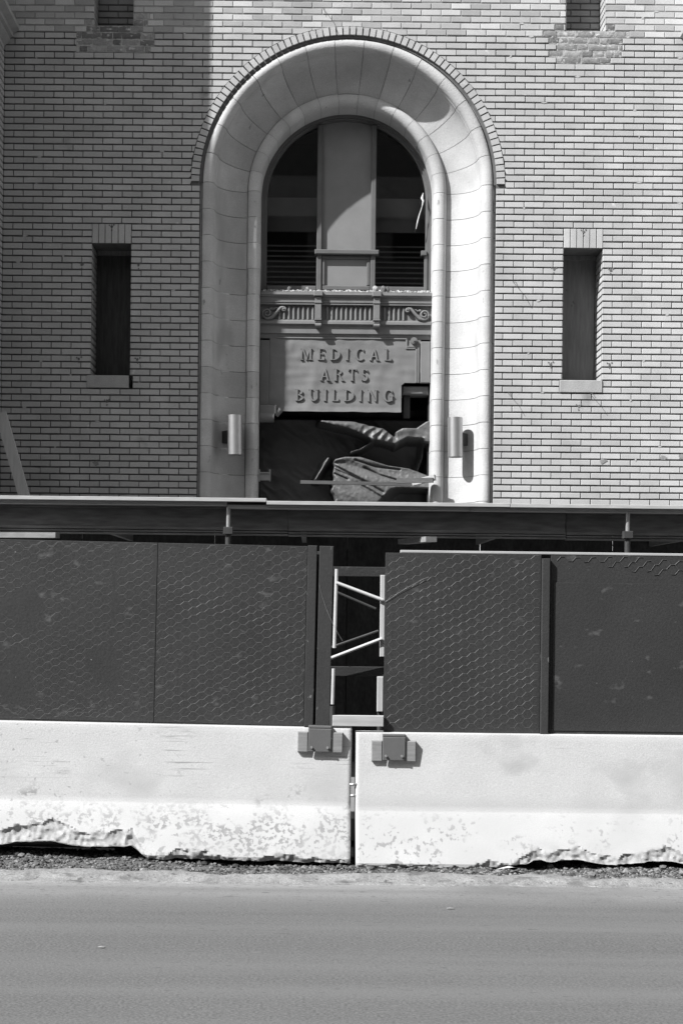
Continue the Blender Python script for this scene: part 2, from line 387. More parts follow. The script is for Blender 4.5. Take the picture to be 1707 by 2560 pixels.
# 300 stretchers as bricks of their own, the rest as one mass
full.sort(key=lambda t: math.hypot((t[0] + t[1]) / 2 - 1.9, ((t[2] + t[3]) / 2 - 4.4) * .8))
bm = []
for i in range(3):
    t = MB().brick([(-(BW - JH) / 2, -(CH - JB) / 2), ((BW - JH) / 2, -(CH - JB) / 2), ((BW - JH) / 2, (CH - JB) / 2), (-(BW - JH) / 2, (CH - JB) / 2)], fr0, .022, .0025 + .0008 * i)
    me = bpy.data.meshes.new('brick'); me.from_pydata(t.v, [], t.f); me.materials.append(M['brick']); bm.append(me)
for i, (l, r, z0, z1) in enumerate(full):
    if i < 300:
        o = bpy.data.objects.new('brick', bm[i % 3]); link(o, bld); o.location = ((l + r) / 2, rn.uniform(-.0015, .0015), (z0 + z1) / 2 + rn.uniform(-.001, .001)); o.rotation_euler = (rn.uniform(-.02, .02), rn.uniform(-.006, .006), rn.uniform(-.008, .008))
    else:
        field.tone = rn.random() * .998 + .001; j = rn.uniform(-.0015, .0015)
        jz = [rn.uniform(-.0014, .0014) for _ in range(6)]
        field.brick([(l + jz[4], z0 + jz[0]), (r + jz[5], z0 + jz[1]), (r + jz[5], z1 + jz[2]), (l + jz[4], z1 + jz[3])], lambda aa, cc, d: (aa, d + j, cc), .022, .003)
field.build('brickwork', M['brick'], bld, kind='stuff'); fieldtop.build('repointed_brickwork', M['brick_top'], bld, kind='stuff')
# wall above the frame; unseen dark backing added to block light leaks
zt = ZW + k1 * CH
b = MB(); b.box(-PX, PX, 0.0, .3, zt, 11.5); b.build('upper_wall', M['brick'], bld)
for sg in (-1, 1):
    b = MB(); b.box(min(sg * 1.75, sg * 3.6), max(sg * 1.75, sg * 3.6), .40, .55, 0, 11.4); b.build('leak_backing', M['dark'], bld)
b = MB(); b.box(-1.74, 1.74, .62, .70, 7.62, 11.4); b.build('leak_backing', M['dark'], bld)
# ring of arch bricks
nr = 72; rn = random.Random(8)
for i in range(nr):
    a0 = math.pi * i / nr + .0044; a1 = math.pi * (i + 1) / nr - .0044
    r0, r1 = RST + .010, RRING + rn.uniform(-.002, .002)
    P = lambda r_, a_: (r_ * math.cos(a_), ZS + r_ * math.sin(a_))
    t = MB(); t.tone = rn.random()
    qf = [P(r0, a0), P(r1, a0), P(r1, a1), P(r0, a1)]; y0 = -.004 + rn.uniform(-.002, .002)
    t.add([(x, y0, z) for x, z in qf] + [(x, .03, z) for x, z in qf], [(0, 1, 2, 3), (4, 5, 1, 0), (5, 6, 2, 1), (6, 7, 3, 2), (7, 4, 0, 3)])
    t.build('arch_brick', M['brick'], bld)
b = MB()
for i in range(nr):
    a0 = math.pi * i / nr; a1 = math.pi * (i + 1) / nr
    b.add([(r_ * math.cos(a), .0195, ZS + r_ * math.sin(a)) for r_, a in ((RST - .02, a0), (RRING + .03, a0), (RRING + .03, a1), (RST - .02, a1))], [(0, 1, 2, 3)])
b.build('arch_mortar', M['mortar'], bld)

# stone surround, moulded: outer roll, cove, inner roll, reveal
PR = [(1.515, .030), (1.515, -.012), (1.499, -.012), (1.4985, -.004)]
for i in range(13):
    t = math.pi * i / 12; PR.append((1.4345 + .063 * math.cos(t), -.006 - .056 * math.sin(t) + .018 * (i / 12)))
PR.append((1.3705, .026))
for i in range(15):
    t = math.pi / 2 * i / 14; PR.append((1.366 - .318 * (1 - math.cos(t)), .030 + .275 * math.sin(t)))
PR += [(1.0470, .316), (1.0445, .316)]
for i in range(13):
    t = math.pi * i / 12; PR.append((.976 + .067 * math.cos(t), .300 - .062 * math.sin(t)))
PR = [(r_, y + .062) for r_, y in PR]
PR[0] = (1.515, .06)
PR += [(.907, .385), (.907, .60)]
portal = MB()
def sweep(mb, path, prof):
    n = len(prof); b0 = len(mb.v)
    for f in path:
        for (r_, y) in prof: mb.v.append(f(r_, y))
    for i in range(len(path) - 1):
        for j in range(n - 1):
            k = b0 + i * n + j; mb.face(k, k + n, k + n + 1, k + 1)
def arcf(a): return lambda r_, y: (r_ * math.cos(a), y, ZS + r_ * math.sin(a))
def jambf(z, sg): return lambda r_, y: (sg * r_, y, z)
back = [(r_ + .004, y + .006) for r_, y in PR]
sweep(portal, [jambf(.1, 1), jambf(ZS, 1)] + [arcf(math.pi * i / 60) for i in range(61)] + [jambf(ZS, -1), jambf(.1, -1)], back)
po = portal.build('stone_portal', M['stone_joint'], bld, smooth=True)
rn = random.Random(21); SH = 4 * CH; ns = 15
def stone(path):
    t = MB(); dy = rn.uniform(-.0012, .0012); dr = rn.uniform(-.0008, .0008)
    pr = [(r_ + dr, y + dy) for r_, y in PR]; sweep(t, path, pr); n = len(PR)
    for row, inv in ((0, False), (len(path) - 1, True)):
        # end faces, turned a little into the joint
        base = len(t.v); f = path[row]
        t.v += [f(r_ + .0 , y + .012) for r_, y in pr]
        for j in range(n - 1):
            q = (row * n + j, row * n + j + 1, base + j + 1, base + j)
            t.face(*(q if not inv else q[::-1]))
    o = t.build('portal_stone', M['stone'], po); autosmooth(o, 38)
jt = .0028
for sg in (1, -1):
    zz = ZS; i = 0
    while zz > .2:
        z1 = zz - jt; z0 = zz - SH + jt; st = [jambf(z0, sg), jambf(z1, sg)]
        stone(st if sg > 0 else st[::-1]); zz -= SH
for i in range(ns):
    a0 = math.pi * i / ns + jt / 1.3; a1 = math.pi * (i + 1) / ns - jt / 1.3
    stone([arcf(a0 + (a1 - a0) * j / 5) for j in range(6)])

# slit windows with boards, sills and soldier lintels; bricked-up niches above
rn = random.Random(31); rev = MB(); revm = MB()
def reveal(x, facing, z0, z1, d):          # brick reveal on the plane x, seen from the opening
    k = 0; z = z0
    while z < z1 - .01:
        zb, ze = z + JB / 2, z + CH - JB / 2
        cuts = [(0.004, .098), (.107, d)] if k % 2 else [(0.004, d)]
        for (u0, u1) in cuts:
            rev.tone = rn.random()
            if facing > 0: rev.brick([(u1, zb), (u0, zb), (u0, ze), (u1, ze)][::-1][::-1], lambda a, c, dd: (x - dd, a, c), .02, .003)
            else: rev.brick([(u0, zb), (u1, zb), (u1, ze), (u0, ze)], lambda a, c, dd: (x + dd, a, c), .02, .003)
        z += CH; k += 1
    xx = x - facing * .010
    revm.add([(xx, .0, z0), (xx, d, z0), (xx, d, z1), (xx, .0, z1)], [(0, 1, 2, 3)])
RD = .345
for sg in (-1, 1):
    xa, xb = (WX0, WX1) if sg > 0 else (-WX1, -WX0)
    side = 'right' if sg > 0 else 'left'
    reveal(xa, 1, SILL, ZW, RD); reveal(xb, -1, SILL, ZW, RD)
    b = MB().box(xa - .02, xb + .02, .006, RD, ZW + .001, ZW + .03); b.build('lintel_soffit', M['mortar'], bld)
    # boarding: two planks
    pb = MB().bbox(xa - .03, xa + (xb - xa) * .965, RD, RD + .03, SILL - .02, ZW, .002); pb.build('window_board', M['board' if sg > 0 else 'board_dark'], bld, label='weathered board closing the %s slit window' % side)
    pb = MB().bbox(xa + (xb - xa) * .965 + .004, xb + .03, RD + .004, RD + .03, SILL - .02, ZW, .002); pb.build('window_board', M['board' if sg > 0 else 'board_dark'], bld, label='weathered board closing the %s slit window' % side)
    b = MB().box(xa + .01, xb - .01, RD - .03, RD - .002, ZW - .045, ZW - .001); b.build('head_rail', M['board'], bld)
    s0, s1 = (WX0 - .028, WX1 + .008) if sg > 0 else (-WX1 - .008 - .03, -WX0 - .012)
    t = MB(); t.bbox(s0, s1, -.010, RD - .02, SILL - 2 * CH + .006, SILL - .002, .006); t.build('window_sill', M['sill'], bld)
    nso = 6; pw = (xb - xa) / nso
    b = MB().add([(xa, .013, ZW), (xb, .013, ZW), (xb, .013, ZW + 3 * CH), (xa, .013, ZW + 3 * CH)], [(0, 1, 2, 3)]); b.build('mortar_backing', M['pointing'], bld)
    for i in range(nso):
        t = MB(); t.tone = rn.random(); t.bbox(xa + i * pw + .004, xa + (i + 1) * pw - .004, rn.uniform(-.002, .001), .02, ZW + .003, ZW + 3 * CH - .006, .003); t.build('soldier_brick', M['brick'], bld)
    # niche above
    nd = .30; ntop = zt
    reveal(xa, 1, NICHE, ntop, nd); reveal(xb, -1, NICHE, ntop, nd)
    b = MB().add([(xa - .03, nd + .012, NICHE - .05), (xb + .03, nd + .012, NICHE - .05), (xb + .03, nd + .012, ntop), (xa - .03, nd + .012, ntop)], [(0, 1, 2, 3)]); b.build('niche_mortar', M['mortar'], bld)
    b = MB().box(xa - .01, xb + .01, .03, nd + .02, NICHE - .06, NICHE - .003); b.build('niche_sill', M['rough_mortar'], bld)
    for k in range(0, 13):
        z0 = NICHE + k * CH + JB / 2; z1 = z0 + CH - JB; x = xa - (0 if k % 2 else BW / 2)
        while x < xb:
            l, r_ = max(xa, x + JH / 2), min(xb, x + BW - JH / 2)
            if r_ - l > .03:
                t = MB(); t.tone = rn.random(); t.brick([(l, z0), (r_, z0), (r_, z1), (l, z1)], lambda a, c, d: (a, nd + d, c), .02, .003); t.build('niche_brick', M['brick_dark'], bld)
            x += BW
    # torn-off facing under the niche: old bricks, rough and uneven
    for k in range(28, 35):
        for (a, c) in patch(k, sg < 0):
            l0, l1 = (a, c) if sg > 0 else (-c, -a)
            z0 = ZW + k * CH; x = l0 - (rn.uniform(0, .08))
            b = MB().add([(l0, .0085, z0), (l1, .0085, z0), (l1, .0085, z0 + CH), (l0, .0085, z0 + CH)], [(0, 1, 2, 3)]); b.build('rough_mortar', M['rough_mortar'], bld)
            while x < l1:
                wd = rn.choice([.09, .12, .19, .2, .2]); l = max(x, l0) + .004; r_ = min(x + wd, l1) - .004; x += wd
                if r_ - l < .03: continue
                t = MB(); t.tone = rn.random(); nn = 7; nzr = 3; yf = rn.uniform(.001, .006); bb = len(t.v)
                for jz in range(nzr + 1):
                    for jx in range(nn + 1):
                        fx, fz = jx / nn, jz / nzr
                        ed = min(fx, 1 - fx) * (r_ - l) < .008 or jz in (0, nzr)
                        px = l + (r_ - l) * fx; pz = z0 + .005 + (CH - .010) * fz + (rn.uniform(-.004, .004) if jz in (0, nzr) else 0)
                        t.v.append((px + rn.uniform(-.003, .003), yf + (.003 if ed else 0) + .0012 * nz3(px * 30, pz * 40, 3), pz))
                for jz in range(nzr):
                    for jx in range(nn):
                        q = bb + jz * (nn + 1) + jx; t.face(q, q + 1, q + nn + 2, q + nn + 1)
                t.build('rough_brick', M['rough_brick'], bld)
rev.build('reveal_brickwork', M['brick'], bld, kind='stuff'); revm.build('reveal_mortar', M['mortar'], bld)

# projecting wings left and right with a moulded stone belt
for sg in (-1, 1):
    wing = MB(); rn = random.Random(40 + sg)
    fx = lambda a, c, d: (sg * (PX + d), a, c)
    for k in range(-40, k1):
        z0 = ZW + k * CH + JB / 2; z1 = z0 + CH - JB; y = -PD - (0 if k % 2 else BW / 2)
        while y < 0:
            l, r_ = max(-PD, y + JH / 2), min(-.003, y + BW - JH / 2); y += BW
            if r_ - l < .03: continue
            wing.tone = rn.random()
            q = [(l, z0), (r_, z0), (r_, z1), (l, z1)]
            if sg < 0: wing.brick(q, fx, .02, .003)
            else: wing.brick([q[1], q[0], q[3], q[2]], fx, .02, .003)
    wing.build('wing_brickwork', M['brick'], bld, kind='stuff')
    b = MB(); b.box(min(sg * (PX + .012), sg * 7), max(sg * (PX + .012), sg * 7), -PD + .01, .4, 0, 11.5); b.build('wing_wall', M['mortar'], bld)
    # belt: swept profile along the return
    prof = [(0, 7.62), (.05, 7.60), (.150, 7.50), (.150, 7.455), (.085, 7.425), (.085, 7.385), (.055, 7.375), (.055, 7.345), (.0, 7.295)]
    t = MB(); n = len(prof)
    for y in (-.80, -.001):
        for (p, z) in prof: t.v.append((sg * (PX - p), y, z))
    for i in range(n - 1): t.face(*((i, i + 1, n + i + 1, n + i) if sg < 0 else (i, n + i, n + i + 1, i + 1)))
    t.face(*range(n)); t.build('belt_moulding', M['sill'], bld)

# arched window: frame ring, mullions, transom, panels, panes
YF = .612
win = MB()
frp = [(.907, YF + .03), (.907, YF - .02), (.885, YF - .02), (.882, YF), (.866, YF), (.862, YF + .018), (.848, YF + .02), (.846, YF + .07)]
ZB = 4.955
sweep(win, [jambf(ZB, 1), jambf(ZS, 1)] + [arcf(math.pi * i / 60) for i in range(61)] + [jambf(ZS, -1), jambf(ZB, -1)], frp)
wo = win.build('arched_window', M['frame'], bld, label='arched window frame above the sign with a solid middle panel'); autosmooth(wo, 30)
MX = .288; MW = .027
ztop = ZS + math.sqrt(.85 ** 2 - MX ** 2)
for sg in (-1, 1):
    t = MB(); t.bbox(sg * MX - MW, sg * MX + MW, YF - .012, YF + .06, ZB, ztop, .006); t.build('mullion', M['frame'], wo)
t = MB(); t.bbox(-MX - MW - .02, MX + MW + .035, YF - .045, YF + .05, 5.335, 5.385, .008); t.build('transom', M['frame'], wo)
t = MB(); t.bbox(.80, .86, YF - .035, YF + .03, 5.335, 5.385, .006); t.build('transom_end', M['frame'], wo)
t = MB(); t.bbox(.835, .872, YF - .012, YF + .03, ZB, 5.335, .006); t.build('frame_stile', M['frame'], wo)
npt = [(-MX + MW + .001, 5.39), (MX - MW - .001, 5.39)] + [((MX - MW - .001) * math.cos(math.pi * i / 10), ZS + math.sqrt(.845 ** 2 - ((MX - MW) * math.cos(math.pi * i / 10)) ** 2)) for i in range(11)]
t = MB(); t.prism(npt, YF + .030, YF + .05); t.build('middle_panel', M['wpanel'], wo)
t = MB()
for (a, c, d, e) in ((-MX + MW + .001, MX - MW - .001, ZB + .004, ZB + .055), (-MX + MW + .001, MX - MW - .001, 5.295, 5.333), (-MX + MW + .001, -MX + MW + .04, ZB + .056, 5.294), (MX - MW - .04, MX - MW - .001, ZB + .056, 5.294)):
    t.bbox(a, c, YF + .0, YF + .04, d, e, .008)
t.build('panel_frame', M['frame'], wo)
t = MB(); t.bbox(-MX + MW + .03, MX - MW - .03, YF + .022, YF + .045, ZB + .05, 5.30, .004); t.build('lower_panel', M['wpanel'], wo)
for sg in (-1, 1):
    r0 = .847; a0 = math.acos((MX + MW) / r0)
    pts = [(MX + MW, ZB + .01), (r0, ZB + .01), (r0, ZS)] + [(r0 * math.cos(a0 * i / 14), ZS + r0 * math.sin(a0 * i / 14)) for i in range(1, 15)]
    if sg < 0: pts = [(-x, z) for x, z in reversed(pts)]
    t = MB(); t.prism(pts, YF + .052, YF + .056); t.build('pane', M['glass'], wo)
    # bottom rail and blind slats inside
    t = MB(); l, r_ = sorted((sg * (MX + MW + .002), sg * .845)); t.bbox(l, r_, YF + .005, YF + .05, ZB, ZB + .05, .005); t.build('bottom_rail', M['frame'], wo)
    for i in range(8):
        z = 5.02 + .0 + i * .056
        t = MB(); t.box(l - .02, r_ + .02, YF + .075, YF + .095, z + .03, z + .044); t.build('blind_slat', M['interior_mid'], wo)
    t = MB(); t.box(l - .02, r_ + .02, YF + .30, YF + .33, 5.66, 6.03); t.build('reflection_panel', M['interior_mid'], wo)  # added pale panel, stands in for the light band mirrored in the panes
# dark room behind
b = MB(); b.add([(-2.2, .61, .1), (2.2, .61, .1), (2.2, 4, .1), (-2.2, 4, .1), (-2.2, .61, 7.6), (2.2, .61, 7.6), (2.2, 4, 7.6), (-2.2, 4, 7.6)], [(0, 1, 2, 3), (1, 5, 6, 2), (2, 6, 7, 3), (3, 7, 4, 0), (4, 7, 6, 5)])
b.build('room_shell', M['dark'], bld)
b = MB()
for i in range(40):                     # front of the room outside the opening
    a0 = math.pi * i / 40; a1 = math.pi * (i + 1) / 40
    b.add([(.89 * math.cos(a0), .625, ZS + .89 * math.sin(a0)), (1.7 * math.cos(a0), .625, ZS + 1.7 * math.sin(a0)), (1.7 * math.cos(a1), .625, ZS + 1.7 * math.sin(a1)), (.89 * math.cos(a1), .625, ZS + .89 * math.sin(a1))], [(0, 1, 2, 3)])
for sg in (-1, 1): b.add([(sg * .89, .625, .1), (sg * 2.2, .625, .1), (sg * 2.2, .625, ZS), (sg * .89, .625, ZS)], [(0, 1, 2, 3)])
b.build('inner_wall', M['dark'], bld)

# torn strip hanging at the right of the window
t = MB(); pts = [(.815, YF - .03, 6.00), (.80, YF - .06, 5.93), (.812, YF - .07, 5.90), (.795, YF - .07, 5.84), (.775, YF - .06, 5.76), (.755, YF - .06, 5.68), (.74, YF - .05, 5.61)]
t.tube([(pts[0][0], pts[0][1], pts[0][2])] + [(x + rnd.uniform(-.006, .006), y, z) for x, y, z in pts[1:]], [.003, .014, .011, .004, .006, .008, .003], 5)
tag(t.build('torn_rag', M['white']), 'torn white strip hanging down the right side of the arched window', 'rag')

# stains and smears on the brick, stubs of wire
def blob(cx, cz, rx, rz, mat, name, seed, lab=None):
    rr = random.Random(seed); n = 11; t = MB()
    p = [(cx + rx * math.cos(2 * math.pi * i / n) * rr.uniform(.5, 1.2), -.0028 - .0005 * rr.random(), cz + rz * math.sin(2 * math.pi * i / n) * rr.uniform(.5, 1.2)) for i in range(n)]
    t.v = p + [(cx, -.0034, cz)]
    for i in range(n): t.face(i, (i + 1) % n, n)
    t.build(name, mat, bld)
sd = 100
for sg in (-1, 1):
    for (dx, z) in ((0, ZW + .17), (-.30, 5.06), (.28, 5.06), (-.32, 4.09), (.28, 4.09), (-.03, SILL - .27)):
        for (ox, oz, s) in ((0, 0, .017), (.024, .018, .010), (-.024, .014, .009), (0, -.036, .009)):
            sd += 1; blob(sg * 2.418 + dx + ox, z + oz, s, s * 1.1, M['stain'], 'anchor_stain', sd)
for (x, z) in ((-2.55, 3.02), (3.26, 3.14), (3.45, 3.15), (2.64, 3.1)):
    sd += 1; blob(x, z, .04, .03, M['soot'], 'soot_stain', sd)
rs = random.Random(77)
for i in range(46):
    sg = rs.choice((-1, 1, 1)); x = sg * rs.uniform(1.65, 3.45); k = rs.randint(-32, 36)
    z = ZW + k * CH
    if WX0 - .05 < abs(x) < WX1 + .05 and (SILL < z < ZW + .3 or z > NICHE - .4): continue
    if z > ZS and math.hypot(x, z - ZS) < RRING + .08: continue
    sd += 1; blob(x, z, rs.uniform(.010, .035), rs.uniform(.006, .014), M['smear'], 'mortar_smear', sd)
for (x, z, dx, dz) in ((1.70, 4.93, .075, -.11), (1.66, 3.79, .05, -.075), (2.50, 3.79, .06, -.06), (-.28, 7.72, .05, -.13)):
    t = MB().tube([(x, .0, z), (x + dx * .3, -.07, z + dz * .2), (x + dx * .8, -.09, z + dz)], .003, 6)
    tag(t.build('wire_tie', M['dsteel']), {1.70: 'bent wire tie sticking out of the brick beside the arch, level with the sign ledge', 1.66: 'bent wire tie in the brick left of the right slit window sill',
        2.50: 'bent wire tie under the right slit window sill', -.28: 'bent wire tie in the brick above the arch'}[x], 'wire tie', 'wire ties in the brick wall')

# ------------------------------------------------------------------ the sign
YS = .51
sign = thing('entrance_sign', 'sheet-metal sign reading MEDICAL ARTS BUILDING under a fluted cornice in the arch', 'sign', (0, YS, 3.65))
HW = .903
# sheet: rippled panel with the lower right corner torn out
t = MB(); NX, NZ = 120, 72; x0, x1, z0, z1 = -.80, .80, 3.645, 4.425
def shy(x, z):
    return YS + .007 * nz3(x * 5, z * 4.2, 2) + .004 * nz3(x * 11, z * 9, 6) + .003 * nz3(x * 3, z * 16, 9) - .02 * max(0, (3.70 - z) / .055) * .35
for j in range(NZ + 1):
    for i in range(NX + 1):
        x = x0 + (x1 - x0) * i / NX; z = z0 + (z1 - z0) * j / NZ
        zz = z + (.006 * nz3(x * 6, 1) if j == 0 else 0)
        t.v.append((x, shy(x, z), zz))
for j in range(NZ):
    for i in range(NX):
        x = x0 + (x1 - x0) * (i + .5) / NX; z = z0 + (z1 - z0) * (j + .5) / NZ
        dxx, dzz = .635 - x, z - 3.918
        if x > .60 and z < 3.955:
            if not (x < .635 and z > 3.918 and math.hypot(dxx, dzz) > .037): continue
        k = j * (NX + 1) + i; t.face(k, k + 1, k + NX + 2, k + NX + 1)
t.build('sheet', M['sheet'], sign, smooth=True)
# margin strips and raised frame round the panel
t = MB(); t.bbox(.800, HW, YS - .012, YS + .05, 3.96, 4.40, .006); t.build('margin_strip', M['sheet'], sign)
t = MB(); t.bbox(-HW, -.803, YS - .004, YS + .05, 3.62, 4.40, .006); t.build('margin_strip', M['sheet'], sign)
for (a, c, d, e) in ((-.74, .655, 4.418, 4.434), (-.74, .665, 4.440, 4.452), (.640, .660, 4.330, 4.418), (.64, .745, 4.318, 4.332), (.655, .76, 4.338, 4.350), (.745, .765, 3.960, 4.318), (.77, .785, 3.96, 4.338)):
    t = MB(); t.bbox(a, c, YS - .011, YS + .02, d, e, .003); t.build('frame_moulding', M['sheet'], sign)
t = MB(); t.tube([(.725, YS - .03, 4.405), (.725, YS + .02, 4.405)], .036, 18); t.tube([(.725, YS - .036, 4.405), (.725, YS, 4.405)], .024, 16); t.tube([(.725, YS - .045, 4.405), (.725, YS, 4.405)], .010, 12)
t.build('rosette', M['sheet'], sign)
# entablature, profile (depth forward, z) swept across
prof = [(.02, 4.905), (.085, 4.899), (.088, 4.868), (.080, 4.862), (.076, 4.850), (.066, 4.846), (.060, 4.842), (.058, 4.803), (.074, 4.799), (.074, 4.790), (.064, 4.787), (.064, 4.779), (.070, 4.776), (.070, 4.767), (.026, 4.764), (.026, 4.615), (.048, 4.609), (.050, 4.600),
        (.056, 4.594), (.058, 4.566), (.044, 4.562), (.036, 4.556), (.030, 4.550), (.030, 4.47), (.012, 4.462), (.010, 4.45), (0, 4.42), (-.03, 4.42)]
t = MB(); n = len(prof)
for x in (-HW, HW):
    for (p, z) in prof: t.v.append((x, YS - p, z))
for i in range(n - 1): t.face(i, i + 1, n + i + 1, n + i)
t.build('cornice', M['sheet'], sign)
t = MB(); t.add([(-HW, YS - .086, 4.900), (HW, YS - .086, 4.900), (HW, YF + .02, 4.957), (-HW, YF + .02, 4.957)], [(0, 1, 2, 3)]); t.build('ledge_top', M['sheet'], sign)
BX = (-.292, .325)
x = -.70
while x < .66:
    if all(abs(x - q) > .052 for q in BX):
        t = MB(); zc0, zc1 = 4.612, 4.748; nn = 8
        for (zz) in (zc0, zc1):
            for i in range(nn + 1):
                a = math.pi * i / nn; t.v.append((x - .0155 * math.cos(a), YS - .026 - .026 * math.sin(a), zz))
        for i in range(nn): t.face(i, i + 1, nn + 1 + i + 1, nn + 1 + i)
        t.face(*[nn + 1 + i for i in range(nn + 1)]); t.build('flute', M['sheet'], sign)
    x += .0505
for q in BX:
    t = MB(); t.bbox(q - .034, q + .034, YS - .104, YS, 4.612, 4.845, .004)
    br = t.build('bracket', M['sheet'], sign)
    t = MB(); t.bbox(q - .048, q + .048, YS - .128, YS - .01, 4.848, 4.902, .006); t.build('bracket_cap', M['sheet'], br)
    t = MB(); t.bbox(q - .038, q + .038, YS - .112, YS - .01, 4.775, 4.79, .003); t.bbox(q - .038, q + .038, YS - .112, YS - .01, 4.596, 4.611, .003); t.bbox(q - .032, q + .032, YS - .10, YS - .01, 4.572, 4.594, .003); t.build('bracket_band', M['sheet'], br)
    t = MB(); t.tube([(q - .032, YS - .078, 4.548), (q + .032, YS - .078, 4.548)], .025, 14); t.box(q - .026, q + .026, YS - .07, YS - .01, 4.527, 4.560); t.build('bracket_drop', M['sheet'], br)
def scroll(sg):
    big = (sg * .83, 4.672); sm = (sg * .655, 4.715); t = MB(); y = YS - .055
    def spir(cx, cz, r0, turns, a0, rt, dirn):
        p = []; n = 34
        for i in range(n + 1):
            f = i / n; a = a0 + dirn * 2 * math.pi * turns * f; r_ = r0 * (1 - .82 * f); p.append((cx + sg * r_ * math.cos(a), y - .02 * f, cz + r_ * math.sin(a)))
        t.tube(p, [rt * (1 - .45 * i / n) for i in range(n + 1)], 8)
    spir(big[0], big[1], .052, 1.6, R(-90), .013, 1)
    spir(sm[0], sm[1], .022, 1.2, R(90), .011, 1)
    t.tube([(sm[0], y, sm[1] + .024), (sm[0] + sg * .03, y, sm[1] + .020), (sm[0] + sg * .07, y, sm[1] - .025), (sm[0] + sg * .12, y, sm[1] - .085), (big[0] - sg * .012, y, big[1] - .054), (big[0] + sg * .02, y, big[1] - .05)], [.013, .016, .018, .019, .018, .013], 8)
    t.tube([(sm[0], y - .005, sm[1]), (sm[0], YS - .02, sm[1])], .024, 14); t.tube([(big[0], y + .005, big[1]), (big[0], YS - .02, big[1])], .05, 18)
    autosmooth(t.build('scroll', M['sheet'], sign), 50)
    t = MB(); rr = random.Random(9)
    for i in range(7): t.rock((sg * (.70 + .016 * i), y + .02, 4.735 - .003 * i + rr.uniform(-.008, .008)), .018, rr)
    autosmooth(t.build('leaf_ornament', M['sheet'], sign), 70)
scroll(1); scroll(-1)
# shaded corbel at the panel's left foot
t = MB(); t.bbox(-.905, -.72, YS - .07, YS + .05, 3.60, 3.70, .01); t.tube([(-.90, YS - .03, 3.575), (-.745, YS - .03, 3.575)], .055, 14); t.tube([(-.735, YS - .02, 3.60), (-.68, YS - .02, 3.66)], .035, 10)
autosmooth(t.build('corbel', M['sheet'], sign), 40)
# box edge behind the torn corner
t = MB(); t.bbox(.612, .895, YS + .05, YS + .30, 3.845, 3.935, .012); t.build('torn_edge_box', M['beam'], sign)
t = MB(); t.bbox(.63, .70, YS + .12, YS + .18, 3.60, 3.84, .006); t.build('inner_stud', M['dsteel'], sign)
# raised serif letters
TH, TN, SE = .13, .07, .05
def arcband(cx, cz, rox, roz, rix, riz, dxi, a0, a1, n=14):
    o = [(cx + rox * math.cos(a0 + (a1 - a0) * i / n), cz + roz * math.sin(a0 + (a1 - a0) * i / n)) for i in range(n + 1)]
    i_ = [(cx + dxi + rix * math.cos(a0 + (a1 - a0) * i / n), cz + riz * math.sin(a0 + (a1 - a0) * i / n)) for i in range(n + 1)]
    return [('q', o[i], o[i + 1], i_[i + 1], i_[i]) for i in range(n)]
def rect(a, c, d, e): return [('p', (a, d), (c, d), (c, e), (a, e))]
def stem(x, w=TH, sl=.07, sr=.07, bot=True, top=True):
    o = rect(x, x + w, 0, 1)
    if bot: o += [('p', (x - sl, 0), (x + w + sr, 0), (x + w, SE), (x, SE))]
    if top: o += [('p', (x, 1 - SE), (x + w, 1 - SE), (x + w + sr, 1), (x - sl, 1))]
    return o
def diag(xb, xt, w, zb=0, zt=1): return [('p', (xb, zb), (xb + w, zb), (xt + w, zt), (xt, zt))]
def foot(x0, x1, top=False): return rect(x0, x1, 1 - SE, 1) if top else rect(x0, x1, 0, SE)
